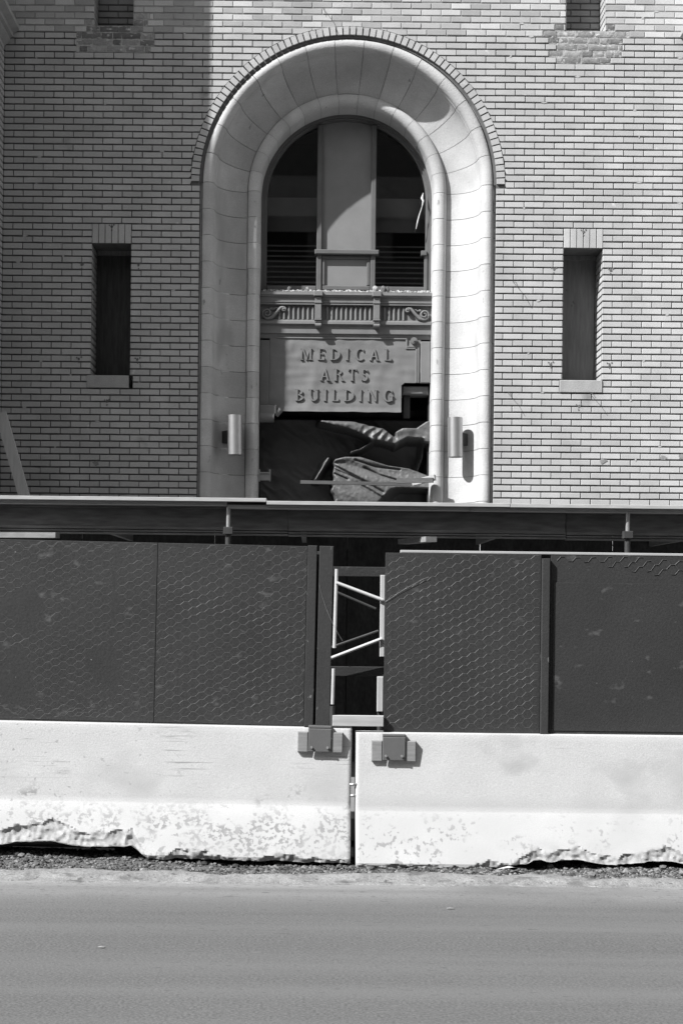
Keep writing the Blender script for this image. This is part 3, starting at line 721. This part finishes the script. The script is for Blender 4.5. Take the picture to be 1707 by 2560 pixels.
LET = {
 'I': (.33, stem(.08)),
 'L': (.66, stem(.08) + rect(.25, .58, 0, .075) + [('p', (.53, .075), (.58, 0), (.62, .2), (.58, .2))]),
 'E': (.66, stem(.08) + rect(.25, .58, 0, .075) + rect(.25, .55, .925, 1) + rect(.25, .46, .48, .55) + [('p', (.55, .075), (.58, 0), (.62, .2), (.58, .2)), ('p', (.52, .82), (.56, .82), (.56, .92), (.52, .92)), ('p', (.43, .42), (.47, .42), (.47, .61), (.43, .61))]),
 'T': (.74, stem(.285, top=False) + rect(.03, .71, .925, 1) + [('p', (.03, .80), (.06, .80), (.09, .92), (.03, .92)), ('p', (.68, .80), (.71, .80), (.71, .92), (.65, .92))]),
 'M': (1.08, diag(.10, .14, TN) + diag(.50, .14, TH) + diag(.50, .82, TN) + [('p', (.80, 0), (.97, 0), (.95, 1), (.80, 1))] + foot(.02, .28) + foot(.72, 1.05) + foot(.05, .2, True) + foot(.85, 1.02, True)),
 'A': (.86, diag(.08, .40, TN) + diag(.60, .34, TH) + rect(.22, .64, .30, .37) + foot(0, .24) + foot(.54, .85)),
 'N': (.95, stem(.12, TN, .09, .09) + diag(.64, .12, TH) + rect(.72, .72 + TN, 0, 1) + foot(.64, .90, True)),
 'D': (.90, stem(.08, sr=.0) + arcband(.25, .5, .60, .5, .42, .425, 0, -math.pi / 2, math.pi / 2)),
 'B': (.74, stem(.08, sr=.0) + arcband(.25, .265, .43, .265, .26, .195, 0, -math.pi / 2, math.pi / 2, 10) + arcband(.25, .755, .37, .245, .21, .175, 0, -math.pi / 2, math.pi / 2, 10)),
 'R': (.82, stem(.08) + arcband(.25, .74, .40, .26, .23, .185, 0, -math.pi / 2, math.pi / 2, 10) + diag(.60, .34, TH, 0, .50) + foot(.58, .84)),
 'C': (.86, arcband(.48, .5, .45, .52, .29, .45, .03, R(45), R(318), 22) + [('p', (.76, .72), (.80, .72), (.80, .98), (.76, .90))]),
 'G': (.92, arcband(.48, .5, .45, .52, .29, .45, .03, R(45), R(320), 22) + rect(.70, .70 + TH, .06, .45) + foot(.63, .93) [:0] + rect(.62, .94, .45, .50) + [('p', (.76, .72), (.80, .72), (.80, .98), (.76, .90))]),
 'U': (.92, rect(.10, .10 + TH, .38, 1) + rect(.72, .72 + TN, .38, 1) + foot(.02, .36, True) + foot(.64, .88, True) + arcband(.455, .38, .355, .40, .20, .31, .025, math.pi, 2 * math.pi, 14)),
 'S': (.62, arcband(.31, .745, .235, .265, .10, .185, 0, R(30), R(270), 14) + arcband(.31, .27, .26, .28, .12, .20, 0, R(-150), R(90), 14) + rect(.50, .54, .76, .97) + rect(.05, .09, .03, .25)),
}
def word(txt, xa, xb, zlo, zhi):
    h = zhi - zlo; tot = sum(LET[c][0] for c in txt); gap = ((xb - xa) / h - tot) / (len(txt) - 1) if (xb - xa) / h > tot else 0
    sx = h if gap > 0 else (xb - xa) / tot; x = xa; prev = 0
    for c in txt:
        w, prims = LET[c]; t = MB(); dy = 0
        for p in prims:
            dy += .00012
            q = [(x + px * sx, zlo + pz * h) for px, pz in p[1:]]
            ar = sum(q[i][0] * q[(i + 1) % 4][1] - q[(i + 1) % 4][0] * q[i][1] for i in range(4))
            if ar < 0: q = q[::-1]
            yb = shy(x + .05, zlo + h / 2)
            t.prism(q, yb - .014 - dy, yb + .02)
        t.build('letter', M['sheet'], sign)
        x += (w + gap) * sx
word('MEDICAL', -.478, .497, 4.192, 4.315); word('ARTS', -.266, .246, 3.974, 4.101); word('BUILDING', -.524, .516, 3.757, 3.880)

# rubble on the ledge
rr = random.Random(50); t = MB()
for i in range(420):
    x = rr.uniform(-.88, .89); f = rr.random() ** 1.5; y = YS - .07 + .15 * f; r_ = rr.choice([.004, .006, .008, .011])
    t.tone = rr.random(); t.rock((x, y, 4.901 + .047 * f + r_ * .5), r_, rr)
tag(t.build('ledge_rubble', M['rubble']), 'crumbs of broken mortar scattered along the ledge above the sign', 'rubble', kind='stuff')
for (x, y, r_, mt, lb) in ((-.405, YS - .04, .022, 'rubble', 'pale upright chip on the sign ledge left of centre'), (.305, YS - .04, .036, 'rubble', 'largest pale lump on the sign ledge beside the right bracket'),
                           (.39, YS - .04, .045, 'stain', 'dark clod on the sign ledge right of the pale lump'), (.44, YS - .04, .030, 'stain', 'smaller dark clod at the right end of the ledge clods'), (-.60, YS - .04, .03, 'stain', 'dark clod at the shaded left end of the sign ledge')):
    t = MB().rock((x, y, 4.925 + r_ * .5), r_, rr, (.8, .8, 1.1)); tag(t.build('mortar_lump', M[mt]), lb, 'rubble', 'lumps on the sign ledge')

# ------------------------------------------------------------------ tarpaulin in the doorway
t = MB(); NX, NZ = 230, 210; x0, x1, z0, z1 = -.93, .93, 2.2, 3.80
def ridge(x, z, ax, az, bx, bz, w, h):
    dx, dz = bx - ax, bz - az; L2 = dx * dx + dz * dz; f = max(0, min(1, ((x - ax) * dx + (z - az) * dz) / L2))
    d = math.hypot(x - ax - f * dx, z - az - f * dz); k = d / w
    return h * math.exp(-k * k)
def pl(line, x):
    if x <= line[0][0]: return line[0][1]
    for (ax, az), (bx, bz) in zip(line, line[1:]):
        if x <= bx: return az + (bz - az) * (x - ax) / (bx - ax)
    return line[-1][1]
def seg(x, z, line):
    d = 9
    for (ax, az), (bx, bz) in zip(line, line[1:]):
        dx, dz = bx - ax, bz - az; f = max(0, min(1, ((x - ax) * dx + (z - az) * dz) / (dx * dx + dz * dz))); d = min(d, math.hypot(x - ax - f * dx, z - az - f * dz))
    return d
UT = [(-.28, 3.565), (.10, 3.555), (.29, 3.51), (.42, 3.48), (.50, 3.42), (.56, 3.36)]; UB = [(-.28, 3.545), (-.10, 3.50), (.04, 3.474), (.18, 3.42), (.29, 3.365), (.56, 3.31)]
RT = [(.50, 3.40), (.56, 3.455), (.62, 3.49), (.77, 3.49), (.87, 3.56), (.95, 3.58)]; RB = [(.50, 3.33), (.55, 3.32), (.67, 3.385), (.84, 3.375), (.95, 3.30)]
AT = [(-.115, 3.12), (-.09, 3.165), (.017, 3.19), (.18, 3.19), (.29, 3.156), (.48, 3.10), (.70, 3.07), (.95, 2.98)]
CR = [([(-.10, 3.085), (.16, 2.95), (.42, 2.80)], .020), ([(.22, 3.07), (.38, 2.99), (.62, 2.92)], .014), ([(-.10, 3.0), (.04, 2.94)], .012), ([(.14, 2.90), (.38, 2.76), (.5, 2.68)], .022), ([(.12, 3.15), (.34, 3.08), (.60, 3.05)], .012), ([(-.10, 3.05), (.10, 2.97), (.25, 2.88)], .010)]
def tarp_y(x, z):
    y = .97 + .02 * nz3(x * 5, z * 5, 1) + .02 * abs(nz3(x * 8 + z * 6, z * 6, 5))
    if -.34 < x < .60:       # rolled upper fold
        m = sm(pl(UT, x) + .035, pl(UT, x) - .005, z) * sm(pl(UB, x) - .022, pl(UB, x) + .006, z) * sm(-.31, -.24, x) * sm(.60, .54, x)
        f = max(0, min(1, (z - pl(UB, x)) / max(.02, pl(UT, x) - pl(UB, x))))
        wr = .020 * abs(math.sin(38 * (x * .8 + (z - 3.4) * -.75) + 2.5 * nz3(x * 5, z * 5, 2))) * sm(.12, .25, x) + .010 * nz3(x * 22, z * 18, 3)
        y = y * (1 - m) + m * (.532 + .035 * (f - .35) ** 2 * 4 * .6 + wr)
    if x > .46:
        m = sm(pl(RT, x) + .03, pl(RT, x) - .01, z) * sm(pl(RB, x) - .05, pl(RB, x) + .01, z) * sm(.50, .56, x)
        y = y * (1 - m) + m * (.545 + .012 * nz3(x * 14, z * 14, 8) + .05 * sm(.66, .55, x) * abs(nz3(x * 20, z * 9, 4)))
    y -= .36 * math.exp(-(seg(x, z, [(.08, 3.235), (.18, 3.265), (.30, 3.345)]) / .018) ** 2)
    y -= .30 * math.exp(-(seg(x, z, [(-.30, 2.94), (-.24, 3.04), (-.165, 3.17)]) / (.030 + .012 * nz3(z * 12, 3))) ** 2) * (1 if z > 2.9 else 0)
    y -= .18 * math.exp(-(seg(x, z, [(.86, 3.34), (.85, 3.2), (.80, 3.05)]) / .03) ** 2)
    m = sm(pl(AT, x) + .02, pl(AT, x) - .012, z) * sm(-.125, -.095, x + .05 * nz3(z * 7, 2.5) + .02 * nz3(z * 22, 1.5)) * (1 - .75 * sm(.50, .66, x + .9 * (2.86 - z)) * sm(2.86, 2.80, z))
    if m > 0:
        a = math.atan2(3.12 - z, x + .20)
        q = .640 - .08 * sm(3.15, 2.7, z) + .012 * math.sin(13 * a + 2 * nz3(x * 3, z * 3, 6)) + .010 * abs(nz3(x * 10 + z * 14, z * 8, 9)) + .004 * nz3(x * 30, z * 30, 2)
        for line, w in CR: q += .034 * math.exp(-(seg(x, z, line) / (w * .7)) ** 2)
        y = y * (1 - m) + m * q
    return max(y + .5 * sm(3.61, 3.72, z), .525)
for j in range(NZ + 1):
    for i in range(NX + 1):
        x = x0 + (x1 - x0) * i / NX; z = z0 + (z1 - z0) * j / NZ; t.v.append((x, tarp_y(x, z), z))
for j in range(NZ):
    for i in range(NX):
        k = j * (NX + 1) + i; t.face(k, k + 1, k + NX + 2, k + NX + 1)
tag(t.build('tarpaulin', M['tarp'], smooth=True), 'crumpled canvas tarpaulin hanging in the doorway below the sign', 'tarpaulin')
t = MB(); t.beam((-.46, .40, 2.885), (.80, .44, 2.875), .04, .036); tag(t.build('timber_rail', M['wood_dark']), 'long grey timber rail lying across the tarpaulin in the doorway', 'timber')
t = MB(); t.beam((.72, .36, 2.885), (.94, .20, 2.93), .03, .06); tag(t.build('timber_offcut', M['wood']), 'short pale timber offcut at the right foot of the doorway', 'timber')
t = MB(); t.beam((.55, .30, 2.90), (.92, .18, 2.90), .04, .05); tag(t.build('timber_batten', M['wood_dark']), 'grey batten crossing the right jamb at the foot of the doorway', 'timber')
t = MB(); t.box(-.885, -.79, .40, .44, 2.90, 2.975); t.box(-.90, -.885, .39, .45, 2.89, 3.015); t.box(-.79, -.775, .39, .45, 2.89, 3.015); t.box(-.885, -.79, .38, .46, 2.972, 2.985)
tag(t.build('metal_bracket', M['steel']), 'small U-shaped metal bracket at the left foot of the doorway', 'bracket')

# ------------------------------------------------------------------ wall lamps
for sg in (1, -1):
    x, y, z = sg * 1.142, .165, 3.345
    lp = thing('wall_lamp', 'cylindrical metal wall lamp on the %s jamb of the stone arch' % ('sunlit right' if sg > 0 else 'shaded left'), 'lamp', (x, y, z), 'wall lamps on the arch jambs')
    t = MB(); n = 28; r_ = .078; hh = .205; tl = .006 * 1
    for (zz, rr_) in ((-hh, r_), (hh, r_), (hh, r_ - .004), (hh - .03, r_ - .004), (-hh + .03, r_ - .004), (-hh, r_ - .004)):
        for i in range(n): a = 2 * math.pi * i / n; t.v.append((x - .03 * zz * 1.0 * 0.6 + rr_ * math.cos(a), y + rr_ * math.sin(a), z + zz))
    for s_ in ((0, 1), (1, 2), (2, 3), (4, 5), (5, 0)):
        for i in range(n): j = (i + 1) % n; t.face(s_[0] * n + i, s_[0] * n + j, s_[1] * n + j, s_[1] * n + i)
    t.face(*[3 * n + i for i in range(n)]); t.face(*[4 * n + i for i in reversed(range(n))])
    autosmooth(t.build('shade', M['lamp'], lp), 40)
    t = MB(); t.beam((x + sg * .05, y + .05, z - .01), (x + sg * .115, y + .135, z - .01), .07, .125); t.build('mounting_box', M['dsteel'], lp)

# ------------------------------------------------------------------ covered walkway (canopy)
YC = -3.8; ZD = 2.396
can = thing('covered_walkway', 'scaffold canopy with a plank deck and deep edge beam in front of the arch', 'canopy', (0, YC, .14))
rn = random.Random(60)
for (a, c, dz) in ((-4.5, -.68, .004), (-.676, 1.17, -.016), (1.174, 5.0, -.018)):
    t = MB(); t.bbox(a, c, YC, YC + .24, ZD - .028 + dz, ZD + dz, .002); t.build('deck_board', M['deck'], can)
    t = MB(); t.bbox(a - .3, c - .3 if c < 4 else c, YC + .045, YC + .24, ZD - .056 + dz, ZD - .0295 + dz, .002); t.build('deck_board', M['deck'], can)
for i in range(13):
    y = YC + .25 + i * .25; dz = rn.uniform(-.006, .0)
    t = MB(); t.box(-4.5, .2 + rn.uniform(-1, 1), y, y + .24, ZD - .052 + dz, ZD - .015 + dz); t.build('deck_board', M['wood_dark'], can)
    t = MB(); t.box(1.3, 5, y, y + .24, ZD - .055 + dz, ZD - .018 + dz); t.build('deck_board', M['wood_dark'], can)
    t = MB(); t.box(-1.0, 2.0, y, y + .24, ZD - .09, ZD - .058); t.build('deck_board', M['wood_dark'], can)
for (a, c, dz, dy) in ((-4.5, -.515, .0, 0), (-.51, 1.62, -.004, -.004), (1.625, 5, -.010, .004)):
    t = MB(); z1_, z0_ = ZD - .074 + dz, ZD - .222 + dz; y0_ = YC + .165 + dy
    bo = MB().bbox(a, c, y0_, y0_ + .045, z0_ + .0, z1_, .002).build('edge_beam', M['beam'], can)
    for (h0, h1, pr) in ((-.012, .012, .010), (-.032, -.018, .014), (-.050, -.038, .018)):
        q = MB(); q.bbox(a, c, y0_ - pr, y0_ + .06, z0_ + h0, z0_ + h1, .002); q.build('flange_rib', M['beam'], bo)
    q = MB(); q.bbox(a, c, y0_ - .012, y0_ + .05, z1_ + .001, z1_ + .014, .002); q.build('flange_rib', M['beam'], bo)
for x in (-.969, 2.078, -4.0, 5.0):
    t = MB(); t.tube([(x, YC + .07, .16), (x, YC + .07, ZD - .215)], .022, 12); po_ = t.build('post', M['dsteel'], can)
    t = MB(); t.tube([(x, YC + .07, ZD - .215), (x, YC + .07, ZD - .062)], .016, 12); t.build('jack_screw', M['steel'], po_)
    t = MB(); t.bbox(x - .036, x + .036, YC + .035, YC + .10, ZD - .27, ZD - .215, .003); t.build('jack_collar', M['dsteel'], po_)
    t = MB(); t.tube([(x - .0, YC + .02, ZD - .42), (x - .22, YC + .25, ZD - .47)], .012, 8); t.tube([(x, YC + .02, ZD - .40), (x + .25, YC + .25, ZD - .47)], .012, 8); t.build('brace', M['steel'], po_)
    t = MB(); t.tube([(x, -.6, .16), (x, -.6, ZD - .1)], .022, 10); t.build('post', M['dsteel'], can)
for (p, q, lb) in (((-2.95, YC + .20, ZD - .290), (-2.27, YC + .06, ZD - .292), 1), ((.58, YC + .06, ZD - .292), (.40, YC + .6, ZD - .290), 2)):
    t = MB(); t.beam(p, q, .09, .04); t.build('joist_end', M['wood_grey'], can)
for i in range(5):
    x = -3.6 + i * 1.6
    t = MB(); t.box(x - .02, x + .02, YC + .24, -.45, ZD - .23, ZD - .095); t.build('joist', M['wood_grey'], can)
# dark hoarding at the back of the walkway
ho = thing('hoarding_wall', 'dark board hoarding at the back of the covered walkway', 'hoarding', (0, -1.45, .14))
for i in range(8):
    x = -4.9 + i * 1.225; t = MB(); t.bbox(x, x + 1.219, -1.45 + .003 * (i % 2), -1.43, .15, ZD - .10, .002); t.build('board', M['osb'], ho)

# leaning timber at the left of the wall
t = MB(); t.beam((-3.36, -.80, 3.42), (-3.055, -.82, ZD + .005), .107, .04, up=(0, 1, 0))
tag(t.build('leaning_timber', M['wood_v']), 'pale plank leaning against the wing at the far left above the deck', 'timber')

# ------------------------------------------------------------------ concrete barriers
YB = -5.645
def barrier(name, label, x0, x1, zb, tilt, raise_pts, seed, pivot, mat):
    th = thing(name, label, 'barrier', (pivot, YB, zb), 'concrete barriers along the road')
    front = [(.150, .0), (.150, .35), (.150, .795), (.138, .81), (.075, .812), (.012, .81), (.003, .806), (0.0, .796)]
    for i in range(1, 15): f = i / 14; front.append((-.05 * f, .796 - (.796 - .33) * f))
    for i in range(1, 31): f = i / 30; front.append((-.05 - .185 * f, .33 - .30 * f))
    for i in range(1, 6): front.append((-.235, .03 - .03 * i / 5))
    front += [(-.20, -.0005), (.149, -.0005)]
    NXX = 420; mb = MB(); chip = []; n = len(front)
    def rz(x):
        v = 0
        for (a, za), (c, zc) in zip(raise_pts, raise_pts[1:]):
            if a <= x <= c: v = za + (zc - za) * (x - a) / (c - a)
        return max(0, v + .030 * nz3(x * 4.5, seed) * (1 if v > .01 else .2) + .010 * nz3(x * 17, seed))
    for i in range(NXX + 1):
        x = x0 + (x1 - x0) * i / NXX
        e = min(i, NXX - i); r_ = rz(x)
        ct = max(0, (r_ - .004)) * 1.0 + .075 * max(0, nz3(x * 3.3, seed + 5) - .12) + .04 * max(0, nz3(x * 9, seed + 9) - .1) + .01
        for j, (y, z) in enumerate(front):
            c = 0.0; yy = y; zz = z; xx = x
            if z < .33 and y < .1:
                lim = (ct + r_) + .018 * nz3(x * 14, z * 14, seed)
                if z < lim:
                    c = min(1, (lim - z) / .010); dp = min(.028, (lim - z) * .40 + .004) + .016 * (nz3(x * 13, z * 17, seed + 3) + .15) * c + .012 * nz3(x * 40, z * 40, seed)
                    yy = y + max(0, dp)
                zz = max(z, r_ + (0.002 * (n - j)) * 0)
            if e < 3 and j > 2:       # rounded ends
                xx = x + (0.012 * (3 - e) / 3 * 0); yy = yy + (.012, .005, .0015)[e] if y < .1 else yy
            yy += .0012 * nz3(x * 5, z * 7, seed + 2)
            mb.v.append((xx, YB + yy, zz + zb)); chip.append(c)
    for i in range(NXX):
        for j in range(n):
            k = i * n + j; l = i * n + (j + 1) % n; mb.face(k, l, l + n, k + n)
    mb.face(*[j for j in reversed(range(n))]); mb.face(*[NXX * n + j for j in range(n)])
    autosmooth(mb.build('barrier_body', M[mat], th, attr=('chip', chip)), 28)
    th.rotation_euler.y = tilt
    return th
bl = barrier('concrete_barrier', 'chipped concrete road barrier on the left with scrapes and a broken foot', -3.13, -.073, .008, R(.62),
             [(-3.2, .075), (-2.3, .072), (-1.95, .088), (-1.75, .072), (-1.42, .085), (-1.30, .006), (-.07, .004)], 1.3, -.073, 'concrete')
br_ = barrier('concrete_barrier', 'cleaner concrete road barrier on the right with a chipped far foot', -.040, 3.01, -.016, R(.05),
              [(-.04, .0), (.55, .004), (.62, .02), (.75, .006), (1.0, .012), (1.05, .045), (1.75, .052), (2.4, .04), (3.1, .03)], 4.7, -.040, 'concrete_clean')
# joint hooks
for (z, lb) in ((.40, 'lower'), (.47, 'upper')):
    t = MB().tube([(-.085, YB - .02, z), (-.056, YB - .03, z), (-.030, YB - .02, z)], .009, 8)
    tag(t.build('joint_loop', M['steel']), '%s steel loop in the joint between the two barriers' % lb, 'steel loop', 'loops joining the barriers')

# ------------------------------------------------------------------ plywood fence on the barriers
YP = -5.595
def hexmesh(x0, x1, z0, z1, seed, r=.0016, keep=None, y=YP, amp=1.0):
    rr = random.Random(seed); t = MB(); px = .0504; pz = .0562      # twisted strands lie level, as on the panels
    nx = int((x1 - x0) / px) + 3; nzr = int((z1 - z0) / pz) + 3; V = {}
    def vert(i, j, e):      # e 0 left end, 1 right end of the level twist
        k = (i, j, e)
        if k not in V:
            x = x0 - px + i * px + (.0125 if e else -.0125); z = z0 - pz + (j + (.5 if i % 2 else 0)) * pz
            dx = .012 * nz3(x * 3, z * 3, seed) * amp; dz = .030 * nz3(x * 2.0, z * 2.0, seed + 4) * amp + .012 * nz3(x * 6, z * 6, seed + 8) * amp
            V[k] = Vector((x + dx + rr.uniform(-.002, .002), y + r * .45 + rr.uniform(-.0002, .0002), z + dz + rr.uniform(-.002, .002)))
        return V[k]
    def ok(p): return x0 < p.x < x1 and z0 < p.z < z1 and (keep is None or keep(p.x, p.z))
    for i in range(nx):
        for j in range(nzr):
            a, c = vert(i, j, 0), vert(i, j, 1)
            if ok(a) and ok(c): t.tube([a, c], r * 1.25, 5, False)
            for d in ((j - 1, j) if i % 2 == 0 else (j, j + 1)):
                if 0 <= d < nzr and i + 1 < nx:
                    e = vert(i + 1, d, 0)
                    if ok(c) and ok(e): t.tube([c, e], r, 5, False)
    return t
def clamp(th, cx, ztop, w):
    t = MB(); y0 = YB - .052
    t.bbox(cx - w / 2, cx + w / 2, y0, y0 + .010, ztop - .150, ztop - .005, .003)
    t.bbox(cx - w / 2, cx + w / 2, y0 + .011, YB + .06, ztop - .004, ztop + .012, .003)
    c = t.build('clamp_plate', M['clamp'], th)
    for d in (-.050, .050):
        q = MB(); q.tube([(cx + d, y0 - .012, ztop - .122), (cx + d, y0 + .005, ztop - .122)], .008, 8); q.build('bolt', M['steel'], c)
    return c
fl = thing('plywood_fence', 'dark painted plywood fence with chicken wire standing on the left barrier', 'fence', (-.073, YP, .845), 'fence panels on the barriers')
zb, zt_ = .826, 1.962
for (a, c) in ((-3.1, -1.317), (-1.314, -.369)):
    t = MB(); t.bbox(a, c, YP, YP + .018, zb, zt_ - .0, .002); t.build('plywood_sheet', M['fence'], fl)
t = MB(); t.bbox(-.367, -.309, YP - .036, YP + .016, zb - .004, zt_ + .004, .003); bo = t.build('batten', M['fence_edge'], fl)
t = MB(); t.bbox(-.294, -.206, YP - .050, YP + .04, zb - .01, zt_ + .002, .003); t.build('fence_post', M['fence_edge'], fl)
t = MB(); t.bbox(-.32, -.28, YP + .045, YP + .06, zb, zt_ - .03, .003); t.build('back_strip', M['dsteel'], fl)
t = hexmesh(-1.32, -.369, zb + .006, zt_ - .006, 3, .0017); t.build('wire_mesh', M['wire'], fl, kind='stuff')
t = hexmesh(-3.0, -1.32, zb + .006, zt_ - .006, 8, .0015, keep=lambda x, z: (x > -1.58 + .10 * nz3(z * 4, 2)) or z > 1.90 + .03 * nz3(x * 3, 1) or z < .92 + .03 * nz3(x * 4, 6)); t.build('wire_mesh', M['wire'], fl, kind='stuff')
t = hexmesh(-3.0, -1.58, zb + .006, zt_ - .006, 15, .0012, keep=lambda x, z: nz3(x * 3, z * 3, 4) > -.25); t.build('wire_mesh', M['wire'], fl, kind='stuff')
fl.rotation_euler.y = R(.72)
clamp(fl, -.266, .822, .144)
for (a, c) in ((-.404, -.340), (-.192, -.122)):
    t = MB(); t.bbox(a, c, YB - .042, YB + .02, .668, .794, .004); t.build('shim_block', M['wood_grey'], fl)
fr_ = thing('plywood_fence', 'dark painted plywood fence with pale top rail standing on the right barrier', 'fence', (.136, YP, .82), 'fence panels on the barriers')
zb2, zt2 = .797, 1.930
t = MB(); t.bbox(.136, 1.121, YP, YP + .018, zb2, zt2, .002); t.build('plywood_sheet', M['fence'], fr_)
t = MB(); t.bbox(1.182, 3.0, YP + .003, YP + .021, zb2, zt2, .002); t.build('plywood_sheet', M['fence'], fr_)
t = MB(); t.bbox(1.200, 3.0, YP - .003, YP + .0015, zb2 + .02, zt2 - .175, .001); t.build('smooth_facing', M['fence'], fr_)
t = MB(); t.bbox(1.123, 1.172, YP - .032, YP + .016, zb2 - .004, zt2 - .025, .003); t.build('batten', M['fence_edge'], fr_)
t = MB(); t.bbox(.23, 3.0, YP + .0, YP + .05, zt2 + .002, zt2 + .018, .002); t.build('top_rail', M['wood'], fr_)
t = hexmesh(.138, 1.118, zb2 + .006, zt2 - .004, 5, .0019); t.build('wire_mesh', M['wire'], fr_, kind='stuff')
t = hexmesh(1.20, 3.0, zb2, zt2 - .004, 6, .0013, keep=lambda x, z: z > 1.885 - .10 * max(0, min(1, (x - 1.3) / .6)) + .03 * nz3(x * 5, 2)); t.build('wire_mesh', M['wire'], fr_, kind='stuff')
fr_.rotation_euler.y = R(.12)
clamp(fr_, .198, .776, .142)
for (a, c) in ((.058, .125), (.271, .336)):
    t = MB(); t.bbox(a, c, YB - .042, YB + .02, .619, .747, .004); t.build('shim_block', M['wood_grey'], fr_)
# loose wire ends
rr = random.Random(70)
for (p, nn, lb) in (((-.278, YP - .055, 1.72), 7, 'loose wire strand curling down the left fence post'), ((.14, YP - .004, 1.62), 6, 'long loose wire strand drawn across the edge of the right fence')):
    pts = [Vector(p)]
    for i in range(nn): pts.append(pts[-1] + (Vector((.012 + .006 * i * .5, rr.uniform(-.006, .004), -.05)) if nn == 7 else Vector((.045, -.001, .028 + rr.uniform(-.01, .01)))))
    t = MB().tube(pts, .0010, 5); tag(t.build('loose_wire', M['wire2']), lb, 'wire', 'loose wires on the fence')

# ------------------------------------------------------------------ scaffold frame seen through the gap
YG = -4.75; KG = (YG - CAMY) / 9.6       # set a little behind the fence
def gx(x): return CX + (x - CX) * KG
def gzz(z): return EYE + (z - EYE) * KG
sf = thing('scaffold_frame', 'pale tubular scaffold frame with diagonal braces seen through the fence gap', 'scaffold', (0, YG, .14))
for (x, za, zc) in ((-.160, 1.305, 1.838), (-.174, .925, 1.165)):
    t = MB().tube([(gx(x - .010 * (zc - za) / .5), YG, gzz(za)), (gx(x), YG, gzz(zc))], .0125, 10); t.build('upright', M['tube'], sf)
for (za, zc, w, x) in ((1.25, 1.80, .030, .150), (.88, 1.115, .040, .140)):
    t = MB(); t.bbox(gx(x - w / 2), gx(x + w / 2), YG - .03, YG + .02, gzz(za), gzz(zc), .003); t.build('timber_upright', M['wood_v'], sf)
t = MB().tube([(gx(-.160), YG - .012, gzz(1.745)), (gx(.150), YG - .045, gzz(1.632))], .0115, 10); t.build('brace', M['tube'], sf)
t = MB().tube([(gx(-.205), YG - .02, gzz(1.232)), (gx(.148), YG - .045, gzz(1.372))], .0115, 10); t.build('brace', M['tube'], sf)
t = MB().tube([(-.150, YG + .5, 1.69), (.14, YG + .5, 1.57)], .009, 8); t.build('brace', M['dsteel'], sf)
t = MB().tube([(-.20, YG + .5, 1.28), (.16, YG + .5, 1.41)], .009, 8); t.build('brace', M['dsteel'], sf)
for (za, zc) in ((1.790, 1.856), (1.112, 1.178)):
    t = MB(); t.bbox(-.60, .60, YG + .06, YG + .09, gzz(za), gzz(zc), .003); t.build('cross_rail', M['fence'], sf)
for x in (-.178, .142):
    t = MB(); t.tube([(gx(x), YG + .03, .15), (gx(x), YG + .03, gzz(.91))], .019, 10); t.build('standard', M['dsteel'], sf)
t = MB(); t.bbox(-.188, .134, YB + .003, YB + .041, .832, .900, .003); tag(t.build('kick_board', M['wood']), 'pale sunlit board across the foot of the fence gap', 'timber')

# ------------------------------------------------------------------ buildings across the street (behind the camera, mirrored in the panes)
fb = MB(); fb.box(-45, 45, -42, -27, 0, 17)
fo = tag(fb.build('facing_building', M['pave']), 'long dark block across the street, mirrored faintly in the arched window', 'building', kind='structure')
for i in range(17):
    for j in range(4):
        t = MB().box(-43 + i * 5, -40.6 + i * 5, -27.0, -26.95, 1.2 + j * 3.6, 3.2 + j * 3.6); t.build('window', M['dark'], fo)

t = MB().box(-45, 45, -26.9, -26.6, 13.2, 14.4); t.build('stone_band', M['stone'], fo)

# bits on the road
rr = random.Random(90)
t = MB(); t.add([(.80, -6.02, .012), (.90, -6.05, .030), (.99, -6.02, .018), (.97, -5.98, .008), (.88, -5.97, .022)], [(0, 1, 4), (1, 2, 3, 4)])
tag(t.build('paper_scrap', M['white']), 'crumpled white scrap on the gravel below the right barrier', 'scrap')
for (x, y, r_, lb) in ((.42, -7.10, .018, 'pale flat chip on the road right of the barrier joint'), (-1.28, -8.02, .014, 'pale flat chip on the road at the left'), (1.5, -8.05, .016, 'pale flat chip on the road at the right')):
    t = MB().rock((x, y, .004), r_, rr, (1.5, .9, .25)); tag(t.build('stone_chip', M['rubble']), lb, 'stone', 'chips on the road')
